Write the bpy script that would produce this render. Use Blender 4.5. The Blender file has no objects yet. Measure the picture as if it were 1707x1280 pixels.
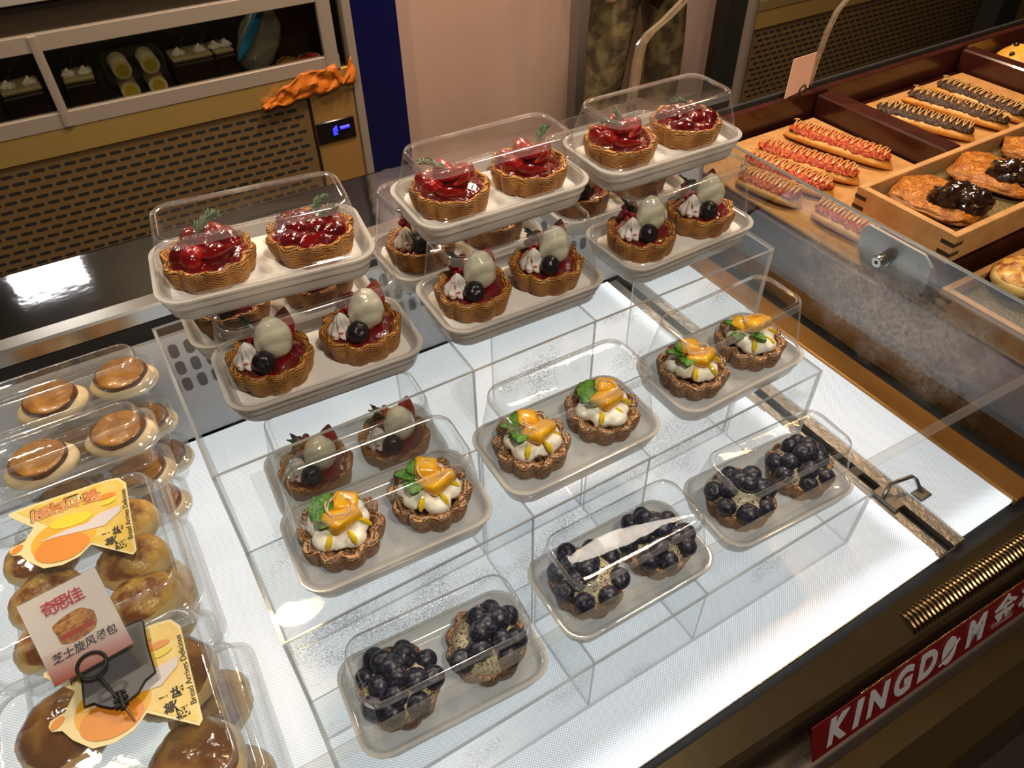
import bpy, bmesh, math, random
from mathutils import Vector, Matrix, noise

sc = bpy.context.scene
COL = sc.collection
PI = math.pi

# ------------------------------------------------------------------ camera
cam_d = bpy.data.cameras.new('camera')
cam = bpy.data.objects.new('camera', cam_d)
COL.objects.link(cam)
cam_d.sensor_fit = 'HORIZONTAL'
cam_d.sensor_width = 36.0
cam_d.lens = 36.0 * 1243.8459 / 1707.0
cam_d.clip_start = 0.01
YAW, PITCH, ROLL = math.radians(-30.55095), math.radians(43.32413), math.radians(-0.8961)
_f = Vector((-math.sin(YAW) * math.cos(PITCH), math.cos(YAW) * math.cos(PITCH), -math.sin(PITCH)))
_r = Vector((math.cos(YAW), math.sin(YAW), 0))
_u = _r.cross(_f)
R_ = math.cos(ROLL) * _r + math.sin(ROLL) * _u
U_ = -math.sin(ROLL) * _r + math.cos(ROLL) * _u
CAM = Vector((0.01198, -0.43919, 0.64164))
cam.matrix_world = Matrix(((R_.x, U_.x, -_f.x, CAM.x), (R_.y, U_.y, -_f.y, CAM.y), (R_.z, U_.z, -_f.z, CAM.z), (0, 0, 0, 1)))
sc.camera = cam

# ------------------------------------------------------------------ view, world, lights
sc.view_settings.view_transform = 'Standard'
sc.view_settings.look = 'None'
sc.view_settings.gamma = 1.0
sc.view_settings.exposure = 0.0
sc.view_settings.use_curve_mapping = False
sc.cycles.transparent_max_bounces = 40
sc.cycles.max_bounces = 12
sc.cycles.diffuse_bounces = 4
sc.cycles.glossy_bounces = 6
sc.cycles.transmission_bounces = 8
sc.cycles.caustics_reflective = False
sc.cycles.caustics_refractive = False
sc.cycles.sample_clamp_indirect = 4.0

world = bpy.data.worlds.new('world')
sc.world = world
world.use_nodes = True
bg = world.node_tree.nodes['Background']
bg.inputs[0].default_value = (0.018, 0.013, 0.009, 1)
bg.inputs[1].default_value = 1.0


def lamp(name, loc, target, size, power, color):
    d = bpy.data.lights.new(name, 'AREA')
    d.shape = 'DISK'
    d.size = size
    d.energy = power
    d.color = color
    o = bpy.data.objects.new(name, d)
    COL.objects.link(o)
    o.location = loc
    o.rotation_euler = (Vector(target) - Vector(loc)).to_track_quat('-Z', 'Y').to_euler()
    return o


lamp('ceiling_or_fill_spot', (1.22, 0.80, 1.90), (0.35, -0.05, 0), 0.34, 17.0, (1.0, 0.88, 0.75))
lamp('ceiling_or_fill_spot', (-0.45, 1.05, 1.90), (0.05, 0.05, 0), 0.20, 11.0, (1.0, 0.88, 0.74))
lamp('ceiling_or_fill_spot', (0.30, -0.85, 1.70), (0.3, 0.0, 0.1), 0.16, 19.0, (1.0, 0.87, 0.72))  # front fill, added to brighten the sides facing the camera
lamp('ceiling_or_fill_spot', (1.45, 0.25, 1.45), (1.25, 0.22, 0), 0.14, 6.5, (1.0, 0.56, 0.24))
lamp('ceiling_or_fill_spot', (0.05, 0.85, 1.50), (0.15, 1.76, -0.35), 0.14, 11.0, (1.0, 0.72, 0.38))
lamp('ceiling_or_fill_spot', (1.30, 1.15, 1.70), (1.38, 2.1, -0.45), 0.20, 34.0, (1.0, 0.68, 0.47))
lamp('ceiling_or_fill_spot', (2.70, 0.95, 1.70), (2.9, 1.8, -0.4), 0.14, 5.0, (1.0, 0.70, 0.38))


# ------------------------------------------------------------------ helpers
class MB:
    def __init__(s):
        s.v, s.f, s.mi = [], [], []
        s.cur = 0

    def add(s, vs, fs):
        o = len(s.v)
        s.v += [tuple(p) for p in vs]
        s.f += [tuple(i + o for i in q) for q in fs]
        s.mi += [s.cur] * len(fs)
        return s

    def box(s, x0, x1, y0, y1, z0, z1):
        return s.add([(x0, y0, z0), (x1, y0, z0), (x1, y1, z0), (x0, y1, z0), (x0, y0, z1), (x1, y0, z1), (x1, y1, z1), (x0, y1, z1)],
                     [(0, 3, 2, 1), (4, 5, 6, 7), (0, 1, 5, 4), (1, 2, 6, 5), (2, 3, 7, 6), (3, 0, 4, 7)])

    def bbox(s, x0, x1, y0, y1, z0, z1, b):
        """box with chamfered vertical and top edges"""
        b = min(b, (x1 - x0) / 2.2, (y1 - y0) / 2.2, (z1 - z0) / 2.2)
        cx, cy = (x0 + x1) / 2, (y0 + y1) / 2
        hx, hy = (x1 - x0) / 2, (y1 - y0) / 2
        L = [rrect(hx - b, hy - b, b * .5, z0, 2, cx, cy), rrect(hx, hy, b, z0 + b, 2, cx, cy), rrect(hx, hy, b, z1 - b, 2, cx, cy), rrect(hx - b, hy - b, b * .5, z1, 2, cx, cy)]
        return s.loft(L, True, True)

    def loft(s, loops, cap0=False, cap1=False, closed=True):
        n = len(loops[0])
        vs = [p for l in loops for p in l]
        fs = []
        for i in range(len(loops) - 1):
            for j in range(n if closed else n - 1):
                k = (j + 1) % n
                fs.append((i * n + j, i * n + k, (i + 1) * n + k, (i + 1) * n + j))
        if cap0:
            fs.append(tuple(range(n - 1, -1, -1)))
        if cap1:
            m = (len(loops) - 1) * n
            fs.append(tuple(m + j for j in range(n)))
        return s.add(vs, fs)

    def tube(s, pts, r, n=8, cap=True):
        pts = [Vector(p) for p in pts]
        rr = r if isinstance(r, (list, tuple)) else [r] * len(pts)
        t0 = (pts[1] - pts[0]).normalized()
        a = t0.orthogonal().normalized()
        loops = []
        for i, p in enumerate(pts):
            t = (pts[min(i + 1, len(pts) - 1)] - pts[max(i - 1, 0)])
            if t.length < 1e-9:
                t = t0
            t.normalize()
            a = (a - t * a.dot(t))
            a = a.normalized() if a.length > 1e-6 else t.orthogonal().normalized()
            b = t.cross(a)
            loops.append([p + (a * math.cos(2 * PI * k / n) + b * math.sin(2 * PI * k / n)) * rr[i] for k in range(n)])
        return s.loft(loops, cap, cap)

    def sphere(s, c, r, nu=16, nv=10, fn=None, rot=None):
        c = Vector(c)
        r = r if isinstance(r, (list, tuple)) else (r, r, r)
        vs = []
        for i in range(nv + 1):
            th = PI * i / nv
            for j in range(nu):
                ph = 2 * PI * j / nu
                d = Vector((math.sin(th) * math.cos(ph), math.sin(th) * math.sin(ph), -math.cos(th)))
                p = Vector((d.x * r[0], d.y * r[1], d.z * r[2]))
                if fn:
                    p = fn(d, p)
                if rot:
                    p = rot @ p
                vs.append(c + p)
        fs = []
        for i in range(nv):
            for j in range(nu):
                k = (j + 1) % nu
                fs.append((i * nu + j, i * nu + k, (i + 1) * nu + k, (i + 1) * nu + j))
        return s.add(vs, fs)

    def prism(s, poly, z0, z1, M=None):
        n = len(poly)
        vs = [Vector((x, y, z0)) for x, y in poly] + [Vector((x, y, z1)) for x, y in poly]
        if M:
            vs = [M @ v for v in vs]
        fs = [tuple(range(n - 1, -1, -1)), tuple(range(n, 2 * n))]
        fs += [(i, (i + 1) % n, n + (i + 1) % n, n + i) for i in range(n)]
        return s.add(vs, fs)

    def quad(s, a, b, c, d):
        return s.add([a, b, c, d], [(0, 1, 2, 3)])

    def build(s, name, mats, parent=None, smooth=True, loc=None, rz=None, angle=40):
        me = bpy.data.meshes.new(name)
        me.from_pydata(s.v, [], s.f)
        if not isinstance(mats, (list, tuple)):
            mats = [mats]
        for m in mats:
            me.materials.append(m)
        if len(mats) > 1:
            me.polygons.foreach_set('material_index', s.mi)
        bm = bmesh.new()
        bm.from_mesh(me)
        bmesh.ops.remove_doubles(bm, verts=bm.verts, dist=1e-7)
        bmesh.ops.recalc_face_normals(bm, faces=bm.faces)
        bm.to_mesh(me)
        bm.free()
        if smooth:
            me.shade_smooth()
            if angle:
                me.set_sharp_from_angle(angle=math.radians(angle))
        o = bpy.data.objects.new(name, me)
        COL.objects.link(o)
        if parent:
            o.parent = parent
        if loc:
            o.location = loc
        if rz is not None:
            o.rotation_euler = (0, 0, rz)
        return o


def rrect(hx, hy, r, z, n=5, cx=0, cy=0):
    r = min(r, hx, hy)
    out = []
    for q, (sx, sy) in enumerate(((1, 1), (-1, 1), (-1, -1), (1, -1))):
        for k in range(n + 1):
            a = PI / 2 * q + PI / 2 * k / n
            out.append((cx + sx * (hx - r) + r * math.cos(a), cy + sy * (hy - r) + r * math.sin(a), z))
    return out


def tag(o, label, cat, group=None, kind=None):
    o['label'] = label
    o['category'] = cat
    if group:
        o['group'] = group
    if kind:
        o['kind'] = kind
    return o


def thing(name, label, cat, loc=(0, 0, 0), rz=0.0, group=None):
    o = bpy.data.objects.new(name, None)
    o.empty_display_size = 0.02
    COL.objects.link(o)
    o.location = loc
    o.rotation_euler = (0, 0, rz)
    return tag(o, label, cat, group)


def struct(o, label=None, cat=None):
    o['kind'] = 'structure'
    if label:
        o['label'] = label
        o['category'] = cat
    return o


def nz(p, s=1.0, o=0.0):
    return noise.noise(Vector((p[0] * s + o, p[1] * s - o * 1.7, p[2] * s + o * .6)))


# ------------------------------------------------------------------ materials
MATS = {}


def newmat(name):
    m = bpy.data.materials.new(name)
    m.use_nodes = True
    nt = m.node_tree
    return m, nt, nt.nodes['Principled BSDF'], nt.nodes['Material Output']


def pm(name, color, rough=0.5, metal=0.0, bump=None, var=None, **kw):
    """principled material; bump=(scale, strength, dist), var=(scale, color2, lo, hi)"""
    if name in MATS:
        return MATS[name]
    m, nt, p, out = newmat(name)
    p.inputs['Base Color'].default_value = (*color, 1)
    p.inputs['Roughness'].default_value = rough
    p.inputs['Metallic'].default_value = metal
    for k, v in kw.items():
        k = k.replace('_', ' ')
        p.inputs[k].default_value = v if not (isinstance(v, tuple) and len(v) == 3 and 'Color' in k or 'Tint' in k) else (*v, 1)
    tc = nt.nodes.new('ShaderNodeTexCoord')
    if var:
        n = nt.nodes.new('ShaderNodeTexNoise')
        n.inputs['Scale'].default_value = var[0]
        n.inputs['Detail'].default_value = 4
        nt.links.new(tc.outputs['Object'], n.inputs['Vector'])
        r = nt.nodes.new('ShaderNodeValToRGB')
        r.color_ramp.elements[0].position = var[2]
        r.color_ramp.elements[1].position = var[3]
        r.color_ramp.elements[0].color = (*color, 1)
        r.color_ramp.elements[1].color = (*var[1], 1)
        nt.links.new(n.outputs['Fac'], r.inputs['Fac'])
        nt.links.new(r.outputs['Color'], p.inputs['Base Color'])
    if bump:
        n = nt.nodes.new('ShaderNodeTexNoise')
        n.inputs['Scale'].default_value = bump[0]
        n.inputs['Detail'].default_value = 3
        nt.links.new(tc.outputs['Object'], n.inputs['Vector'])
        b = nt.nodes.new('ShaderNodeBump')
        b.inputs['Strength'].default_value = bump[1]
        b.inputs['Distance'].default_value = bump[2]
        nt.links.new(n.outputs['Fac'], b.inputs['Height'])
        nt.links.new(b.outputs['Normal'], p.inputs['Normal'])
    MATS[name] = m
    return m


def pastry_mat(name, dark, mid, light, powder=0.0):
    m, nt, p, out = newmat(name)
    N, L = nt.nodes.new, nt.links.new
    tc = N('ShaderNodeTexCoord')
    w = N('ShaderNodeTexWave')
    w.wave_type = 'BANDS'
    w.bands_direction = 'Z'
    w.inputs['Scale'].default_value = 165
    w.inputs['Distortion'].default_value = 24
    w.inputs['Detail'].default_value = 3.5
    w.inputs['Detail Scale'].default_value = 0.30
    L(tc.outputs['Object'], w.inputs['Vector'])
    r = N('ShaderNodeValToRGB')
    e = r.color_ramp.elements
    e[0].color = (*dark, 1)
    e[0].position = 0.12
    e[1].color = (*light, 1)
    e[1].position = 0.95
    k = e.new(0.5)
    k.color = (*mid, 1)
    L(w.outputs['Fac'], r.inputs['Fac'])
    n = N('ShaderNodeTexNoise')
    n.inputs['Scale'].default_value = 55
    n.inputs['Detail'].default_value = 3
    L(tc.outputs['Object'], n.inputs['Vector'])
    rr = N('ShaderNodeValToRGB')
    rr.color_ramp.elements[0].position = 0.35
    rr.color_ramp.elements[0].color = (0.60, 0.46, 0.34, 1)
    rr.color_ramp.elements[1].position = 0.62
    rr.color_ramp.elements[1].color = (1, 1, 1, 1)
    L(n.outputs['Fac'], rr.inputs['Fac'])
    mx = N('ShaderNodeMix')
    mx.data_type = 'RGBA'
    mx.blend_type = 'MULTIPLY'
    mx.inputs[0].default_value = 1
    L(r.outputs['Color'], mx.inputs[6])
    L(rr.outputs['Color'], mx.inputs[7])
    colout = mx.outputs[2]
    if powder:
        n2 = N('ShaderNodeTexNoise')
        n2.inputs['Scale'].default_value = 420
        n2.inputs['Detail'].default_value = 4
        L(tc.outputs['Object'], n2.inputs['Vector'])
        r2 = N('ShaderNodeValToRGB')
        r2.color_ramp.elements[0].position = 0.5
        r2.color_ramp.elements[0].color = (0, 0, 0, 1)
        r2.color_ramp.elements[1].position = 0.7
        r2.color_ramp.elements[1].color = (powder, powder, powder, 1)
        L(n2.outputs['Fac'], r2.inputs['Fac'])
        m2 = N('ShaderNodeMix')
        m2.data_type = 'RGBA'
        L(r2.outputs['Color'], m2.inputs[0])
        L(colout, m2.inputs[6])
        m2.inputs[7].default_value = (0.75, 0.68, 0.58, 1)
        colout = m2.outputs[2]
    L(colout, p.inputs['Base Color'])
    p.inputs['Roughness'].default_value = 0.42
    b = N('ShaderNodeBump')
    b.inputs['Strength'].default_value = 0.55
    b.inputs['Distance'].default_value = 0.0009
    L(w.outputs['Fac'], b.inputs['Height'])
    L(b.outputs['Normal'], p.inputs['Normal'])
    return m


def clear_mat(name, tint=(0.97, 0.98, 0.98), base=0.03, gain=0.55, power=3.2, rough=0.03, scratch=0.0, body=0.0, bodycol=(0.8, 0.8, 0.8), drops=None, mask=None, edge=0.0):
    """thin clear sheet: see-through, reflecting more at grazing angles; body = milky share; drops / mask = condensation"""
    m, nt, p, out = newmat(name)
    N, L = nt.nodes.new, nt.links.new
    nt.nodes.remove(p)
    tr = N('ShaderNodeBsdfTransparent')
    tr.inputs['Color'].default_value = (*tint, 1)
    gl = N('ShaderNodeBsdfGlossy')
    gl.inputs['Roughness'].default_value = rough
    lw = N('ShaderNodeLayerWeight')
    lw.inputs['Blend'].default_value = 0.5
    pw = N('ShaderNodeMath')
    pw.operation = 'POWER'
    pw.inputs[1].default_value = power
    L(lw.outputs['Facing'], pw.inputs[0])
    ma = N('ShaderNodeMath')
    ma.operation = 'MULTIPLY_ADD'
    ma.inputs[1].default_value = gain
    ma.inputs[2].default_value = base
    L(pw.outputs[0], ma.inputs[0])
    tc = N('ShaderNodeTexCoord')
    if scratch:
        n = N('ShaderNodeTexNoise')
        n.inputs['Scale'].default_value = 60
        n.inputs['Detail'].default_value = 2
        L(tc.outputs['Object'], n.inputs['Vector'])
        b = N('ShaderNodeBump')
        b.inputs['Strength'].default_value = scratch
        b.inputs['Distance'].default_value = 0.001
        L(n.outputs['Fac'], b.inputs['Height'])
        L(b.outputs['Normal'], gl.inputs['Normal'])
    base_sh = tr.outputs[0]
    if body or drops or mask or edge:
        df = N('ShaderNodeBsdfDiffuse')
        df.inputs['Color'].default_value = (*bodycol, 1)
        tl = N('ShaderNodeBsdfTranslucent')
        tl.inputs['Color'].default_value = (*bodycol, 1)
        md = N('ShaderNodeMixShader')
        md.inputs[0].default_value = 0.45
        L(df.outputs[0], md.inputs[1])
        L(tl.outputs[0], md.inputs[2])
        mb = N('ShaderNodeMixShader')
        mb.inputs[0].default_value = body
        L(tr.outputs[0], mb.inputs[1])
        L(md.outputs[0], mb.inputs[2])
        if edge:
            # longer path through the sheet at grazing angles: milkier there
            e1 = N('ShaderNodeMath')
            e1.operation = 'POWER'
            e1.inputs[1].default_value = 4.5
            L(lw.outputs['Facing'], e1.inputs[0])
            e2 = N('ShaderNodeMath')
            e2.operation = 'MULTIPLY_ADD'
            e2.inputs[1].default_value = edge
            e2.inputs[2].default_value = body
            L(e1.outputs[0], e2.inputs[0])
            L(e2.outputs[0], mb.inputs[0])
        if drops:
            vo = N('ShaderNodeTexVoronoi')
            vo.inputs['Scale'].default_value = drops[0]
            L(tc.outputs['Object'], vo.inputs['Vector'])
            lt = N('ShaderNodeMath')
            lt.operation = 'LESS_THAN'
            lt.inputs[1].default_value = 0.42
            L(vo.outputs['Distance'], lt.inputs[0])
            ns = N('ShaderNodeTexNoise')
            ns.inputs['Scale'].default_value = drops[1]
            L(tc.outputs['Object'], ns.inputs['Vector'])
            rp = N('ShaderNodeValToRGB')
            rp.color_ramp.elements[0].position = 0.53
            rp.color_ramp.elements[1].position = 0.64
            rp.color_ramp.elements[1].color = (drops[2],) * 3 + (1,)
            L(ns.outputs['Fac'], rp.inputs['Fac'])
            mu = N('ShaderNodeMath')
            mu.operation = 'MULTIPLY'
            L(lt.outputs[0], mu.inputs[0])
            L(rp.outputs['Color'], mu.inputs[1])
            ad = N('ShaderNodeMath')
            ad.operation = 'ADD'
            ad.use_clamp = True
            ad.inputs[1].default_value = body
            L(mu.outputs[0], ad.inputs[0])
            L(ad.outputs[0], mb.inputs[0])
        if mask:
            # fog patch: soft ellipse around mask centre (object coords), broken up by noise
            c, rad, amt = mask
            mp = N('ShaderNodeMapping')
            mp.vector_type = 'POINT'
            mp.inputs['Location'].default_value = (-c[0] / rad[0], -c[1] / rad[1], -c[2] / rad[2])
            mp.inputs['Scale'].default_value = (1 / rad[0], 1 / rad[1], 1 / rad[2])
            L(tc.outputs['Object'], mp.inputs['Vector'])
            ln = N('ShaderNodeVectorMath')
            ln.operation = 'LENGTH'
            L(mp.outputs[0], ln.inputs[0])
            ns = N('ShaderNodeTexNoise')
            ns.inputs['Scale'].default_value = 26
            ns.inputs['Detail'].default_value = 5
            L(tc.outputs['Object'], ns.inputs['Vector'])
            a2 = N('ShaderNodeMath')
            a2.operation = 'MULTIPLY_ADD'
            a2.inputs[1].default_value = 1.3
            L(ns.outputs['Fac'], a2.inputs[0])
            L(ln.outputs['Value'], a2.inputs[2])
            rp = N('ShaderNodeValToRGB')
            rp.color_ramp.elements[0].position = 0.45
            rp.color_ramp.elements[0].color = (amt, amt, amt, 1)
            rp.color_ramp.elements[1].position = 1.0
            rp.color_ramp.elements[1].color = (0, 0, 0, 1)
            dv = N('ShaderNodeMath')
            dv.operation = 'MULTIPLY'
            dv.inputs[1].default_value = 0.62
            L(a2.outputs[0], dv.inputs[0])
            L(dv.outputs[0], rp.inputs['Fac'])
            fn = N('ShaderNodeTexNoise')
            fn.inputs['Scale'].default_value = 150
            fn.inputs['Detail'].default_value = 6
            L(tc.outputs['Object'], fn.inputs['Vector'])
            f2 = N('ShaderNodeMath')
            f2.operation = 'MULTIPLY_ADD'
            f2.inputs[1].default_value = 3.4
            f2.inputs[2].default_value = -0.9
            L(fn.outputs['Fac'], f2.inputs[0])
            mu = N('ShaderNodeMath')
            mu.operation = 'MULTIPLY'
            mu.use_clamp = True
            L(rp.outputs['Color'], mu.inputs[0])
            L(f2.outputs[0], mu.inputs[1])
            L(mu.outputs[0], mb.inputs[0])
        base_sh = mb.outputs[0]
    mix = N('ShaderNodeMixShader')
    L(ma.outputs[0], mix.inputs[0])
    L(base_sh, mix.inputs[1])
    L(gl.outputs[0], mix.inputs[2])
    L(mix.outputs[0], out.inputs['Surface'])
    return m


def emit(name, color, strength):
    m, nt, p, out = newmat(name)
    p.inputs['Base Color'].default_value = (0.02, 0.02, 0.02, 1)
    p.inputs['Emission Color'].default_value = (*color, 1)
    p.inputs['Emission Strength'].default_value = strength
    return m


def light_panel_mat(name, s0, s1, col=(0.93, 0.97, 1.0), edge_x=1.8):
    """edge-lit light panel: a fine grid of bright dots"""
    m, nt, p, out = newmat(name)
    N, L = nt.nodes.new, nt.links.new
    tc = N('ShaderNodeTexCoord')
    mp = N('ShaderNodeMapping')
    mp.inputs['Rotation'].default_value = (0, 0, PI / 4)
    mp.inputs['Scale'].default_value = (460, 460, 0)
    L(tc.outputs['Object'], mp.inputs['Vector'])
    fr = N('ShaderNodeVectorMath')
    fr.operation = 'FRACTION'
    L(mp.outputs[0], fr.inputs[0])
    sb = N('ShaderNodeVectorMath')
    sb.operation = 'SUBTRACT'
    sb.inputs[1].default_value = (0.5, 0.5, 0)
    L(fr.outputs[0], sb.inputs[0])
    ln = N('ShaderNodeVectorMath')
    ln.operation = 'LENGTH'
    L(sb.outputs[0], ln.inputs[0])
    r = N('ShaderNodeMapRange')
    r.inputs['From Min'].default_value = 0.28
    r.inputs['From Max'].default_value = 0.42
    r.inputs['To Min'].default_value = s1
    r.inputs['To Max'].default_value = s0
    L(ln.outputs['Value'], r.inputs['Value'])
    p.inputs['Base Color'].default_value = (0.22, 0.23, 0.25, 1)
    p.inputs['Roughness'].default_value = 0.25
    p.inputs['Emission Color'].default_value = (*col, 1)
    # the panel is lit from its edges: it glows stronger close to them
    sp = N('ShaderNodeSeparateXYZ')
    L(tc.outputs['Object'], sp.inputs[0])
    ey = N('ShaderNodeMapRange')
    ey.interpolation_type = 'SMOOTHERSTEP'
    for k, v in (('From Min', -0.268), ('From Max', -0.228), ('To Min', 2.1), ('To Max', 1.0)):
        ey.inputs[k].default_value = v
    L(sp.outputs[1], ey.inputs['Value'])
    exr = N('ShaderNodeMapRange')
    exr.interpolation_type = 'SMOOTHERSTEP'
    for k, v in (('From Min', 0.640), ('From Max', 0.672), ('To Min', 1.0), ('To Max', edge_x)):
        exr.inputs[k].default_value = v
    L(sp.outputs[0], exr.inputs['Value'])
    mxx = N('ShaderNodeMath')
    mxx.operation = 'MAXIMUM'
    L(ey.outputs['Result'], mxx.inputs[0])
    L(exr.outputs['Result'], mxx.inputs[1])
    mm = N('ShaderNodeMath')
    mm.operation = 'MULTIPLY'
    L(r.outputs['Result'], mm.inputs[0])
    L(mxx.outputs[0], mm.inputs[1])
    L(mm.outputs[0], p.inputs['Emission Strength'])
    return m


M_lid = clear_mat('clear_plastic_lid', base=0.012, gain=0.42, power=4.2, rough=0.03, scratch=0.10, edge=0.20, body=0.006, bodycol=(0.85, 0.84, 0.82))
M_lid_edge = clear_mat('clear_plastic_edge', base=0.10, gain=0.7, power=1.6, rough=0.10, edge=0.4, body=0.22, bodycol=(0.88, 0.88, 0.86))
M_tray = clear_mat('frosted_plastic_base', body=0.86, bodycol=(0.80, 0.77, 0.73), base=0.05, gain=0.4, rough=0.12)
M_tray_clear = clear_mat('clear_plastic_base', body=0.62, bodycol=(0.88, 0.85, 0.80), base=0.05, gain=0.5, rough=0.08)
M_paper = pm('white_paper', (0.80, 0.77, 0.72), 0.6)
M_acr = clear_mat('acrylic_sheet', base=0.04, gain=0.5, power=3, rough=0.02)
M_acr_drops = clear_mat('acrylic_with_condensation', base=0.04, gain=0.5, power=3, rough=0.05, drops=(420, 11, 0.40), bodycol=(0.60, 0.60, 0.60))
M_acr_edge = clear_mat('acrylic_edge', body=0.75, bodycol=(0.74, 0.76, 0.78), base=0.1, gain=0.3, rough=0.15)
M_glass = clear_mat('case_glass', tint=(0.96, 0.97, 0.975), base=0.045, gain=0.6, power=3.5, rough=0.01)
M_glass_end = clear_mat('fogged_glass', tint=(0.80, 0.82, 0.82), base=0.05, gain=0.38, power=2.6, rough=0.03, bodycol=(0.52, 0.48, 0.45), mask=((0.85, -0.02, 0.01), (1.0, 0.20, 0.11), 0.80))
M_glass_edge = pm('polished_glass_edge', (0.30, 0.34, 0.33), 0.08, 0.0, Specular_IOR_Level=1.0, Coat_Weight=1.0)
M_panel = light_panel_mat('light_panel', 0.52, 0.95)
M_panel_side = light_panel_mat('light_panel_side', 0.50, 0.90, edge_x=1.0)
M_ledstrip = emit('led_strip', (0.95, 0.98, 1.0), 2.2)
M_bronze = pm('bronze_steel', (0.24, 0.15, 0.06), 0.22, 1.0, bump=(90, 0.08, 0.002))
M_bronze_dark = pm('dark_bronze_steel', (0.085, 0.06, 0.035), 0.18, 0.9, bump=(60, 0.08, 0.002))
M_steel = pm('brushed_steel', (0.46, 0.45, 0.43), 0.28, 1.0, bump=(120, 0.06, 0.001))
M_steel_dk = pm('dark_polished_steel', (0.15, 0.15, 0.17), 0.06, 1.0, bump=(30, 0.05, 0.004))
M_black = pm('black_rubber', (0.006, 0.006, 0.006), 0.55)
M_gap = pm('dark_recess', (0.012, 0.011, 0.010), 0.8)
M_white = pm('white_enamel', (0.75, 0.74, 0.72), 0.35)
M_beige = pm('beige_enamel', (0.29, 0.25, 0.215), 0.4)
M_goldsteel = pm('warm_steel', (0.55, 0.38, 0.13), 0.30, 0.55, bump=(25, 0.10, 0.01))

M_crust = pastry_mat('golden_puff_crust', (0.17, 0.050, 0.007), (0.44, 0.165, 0.023), (0.72, 0.36, 0.066))
M_crust_dk = pastry_mat('dark_baked_crust', (0.085, 0.028, 0.007), (0.30, 0.120, 0.034), (0.62, 0.34, 0.13), powder=0.45)
M_jelly = pm('red_glaze', (0.16, 0.0015, 0.003), 0.10, 0, bump=(260, 0.5, 0.002), var=(90, (0.05, 0.001, 0.004), 0.45, 0.75), Coat_Weight=1.0, Coat_Roughness=0.04, Subsurface_Weight=0.0)
M_straw = pm('strawberry_skin', (0.27, 0.003, 0.005), 0.15, 0, bump=(420, 0.45, 0.0015), var=(140, (0.46, 0.025, 0.015), 0.45, 0.8), Coat_Weight=1.0, Coat_Roughness=0.05)
M_straw_cut = pm('strawberry_flesh', (0.75, 0.10, 0.05), 0.15, 0, var=(120, (0.85, 0.30, 0.18), 0.42, 0.7), Coat_Weight=1.0, Coat_Roughness=0.05)
M_rosemary = pm('rosemary_green', (0.035, 0.085, 0.035), 0.4, var=(200, (0.10, 0.17, 0.09), 0.4, 0.7))
M_mint = pm('mint_green', (0.04, 0.18, 0.012), 0.35, bump=(300, 0.6, 0.002), var=(160, (0.16, 0.36, 0.05), 0.4, 0.7))
M_cream = pm('whipped_cream', (0.95, 0.92, 0.80), 0.42, bump=(140, 0.3, 0.002), Subsurface_Weight=0.25, Subsurface_Scale=0.006)
M_cream_pink = pm('whipped_cream_red_specks', (0.84, 0.78, 0.72), 0.45, var=(190, (0.45, 0.02, 0.03), 0.60, 0.66), bump=(140, 0.3, 0.002))
M_orange = pm('orange_segment', (0.86, 0.40, 0.004), 0.22, bump=(380, 0.4, 0.001), var=(110, (0.92, 0.56, 0.015), 0.4, 0.7), Coat_Weight=0.3, Subsurface_Weight=0.2, Subsurface_Scale=0.005)
M_syrup = pm('yellow_syrup', (0.80, 0.56, 0.01), 0.08, Coat_Weight=1.0)
M_peel = pm('candied_peel', (0.85, 0.62, 0.42), 0.3)
M_lychee = pm('lychee_flesh', (0.72, 0.68, 0.48), 0.14, bump=(90, 0.35, 0.004), var=(45, (0.86, 0.83, 0.68), 0.4, 0.7), Subsurface_Weight=0.3, Subsurface_Scale=0.008, Coat_Weight=0.9)
M_blackb = pm('dark_berry', (0.012, 0.008, 0.012), 0.3, bump=(300, 0.5, 0.001))
M_blueb = pm('blueberry_skin', (0.010, 0.011, 0.028), 0.38, var=(330, (0.12, 0.12, 0.17), 0.50, 0.78), bump=(500, 0.25, 0.0008))
M_custard = pm('dusted_custard', (0.62, 0.55, 0.36), 0.6, var=(480, (0.05, 0.03, 0.02), 0.50, 0.62), bump=(220, 0.5, 0.002))
M_rasp = pm('raspberry_red', (0.36, 0.006, 0.018), 0.25, bump=(500, 0.8, 0.002), Coat_Weight=0.4)
M_dough = pm('pale_dough', (0.76, 0.60, 0.34), 0.5, var=(28, (0.82, 0.70, 0.46), 0.4, 0.7), bump=(70, 0.3, 0.003))
M_disc = pm('browned_filling', (0.26, 0.10, 0.012), 0.34, var=(60, (0.46, 0.22, 0.03), 0.40, 0.68), bump=(110, 0.5, 0.003), Coat_Weight=0.25)
M_disc_rim = pm('caramelised_rim', (0.10, 0.025, 0.006), 0.25, Coat_Weight=0.5)
M_bun = pm('baked_bun', (0.66, 0.40, 0.09), 0.36, var=(48, (0.22, 0.060, 0.008), 0.43, 0.60), bump=(80, 0.6, 0.004))
M_bunpale = pm('bun_side', (0.72, 0.52, 0.20), 0.5, bump=(80, 0.4, 0.003), var=(30, (0.55, 0.34, 0.10), 0.5, 0.7))
M_bundark = pm('bun_glossy_brown', (0.17, 0.060, 0.008), 0.18, var=(22, (0.50, 0.27, 0.05), 0.46, 0.66), bump=(70, 0.5, 0.004), Coat_Weight=0.6)
M_roll = pm('roll_crust', (0.58, 0.24, 0.04), 0.42, var=(45, (0.74, 0.40, 0.09), 0.4, 0.7), bump=(150, 0.3, 0.002))
M_redtop = pm('red_floss_topping', (0.40, 0.022, 0.005), 0.40, var=(230, (0.72, 0.22, 0.035), 0.48, 0.62), bump=(420, 0.9, 0.003))
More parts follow.
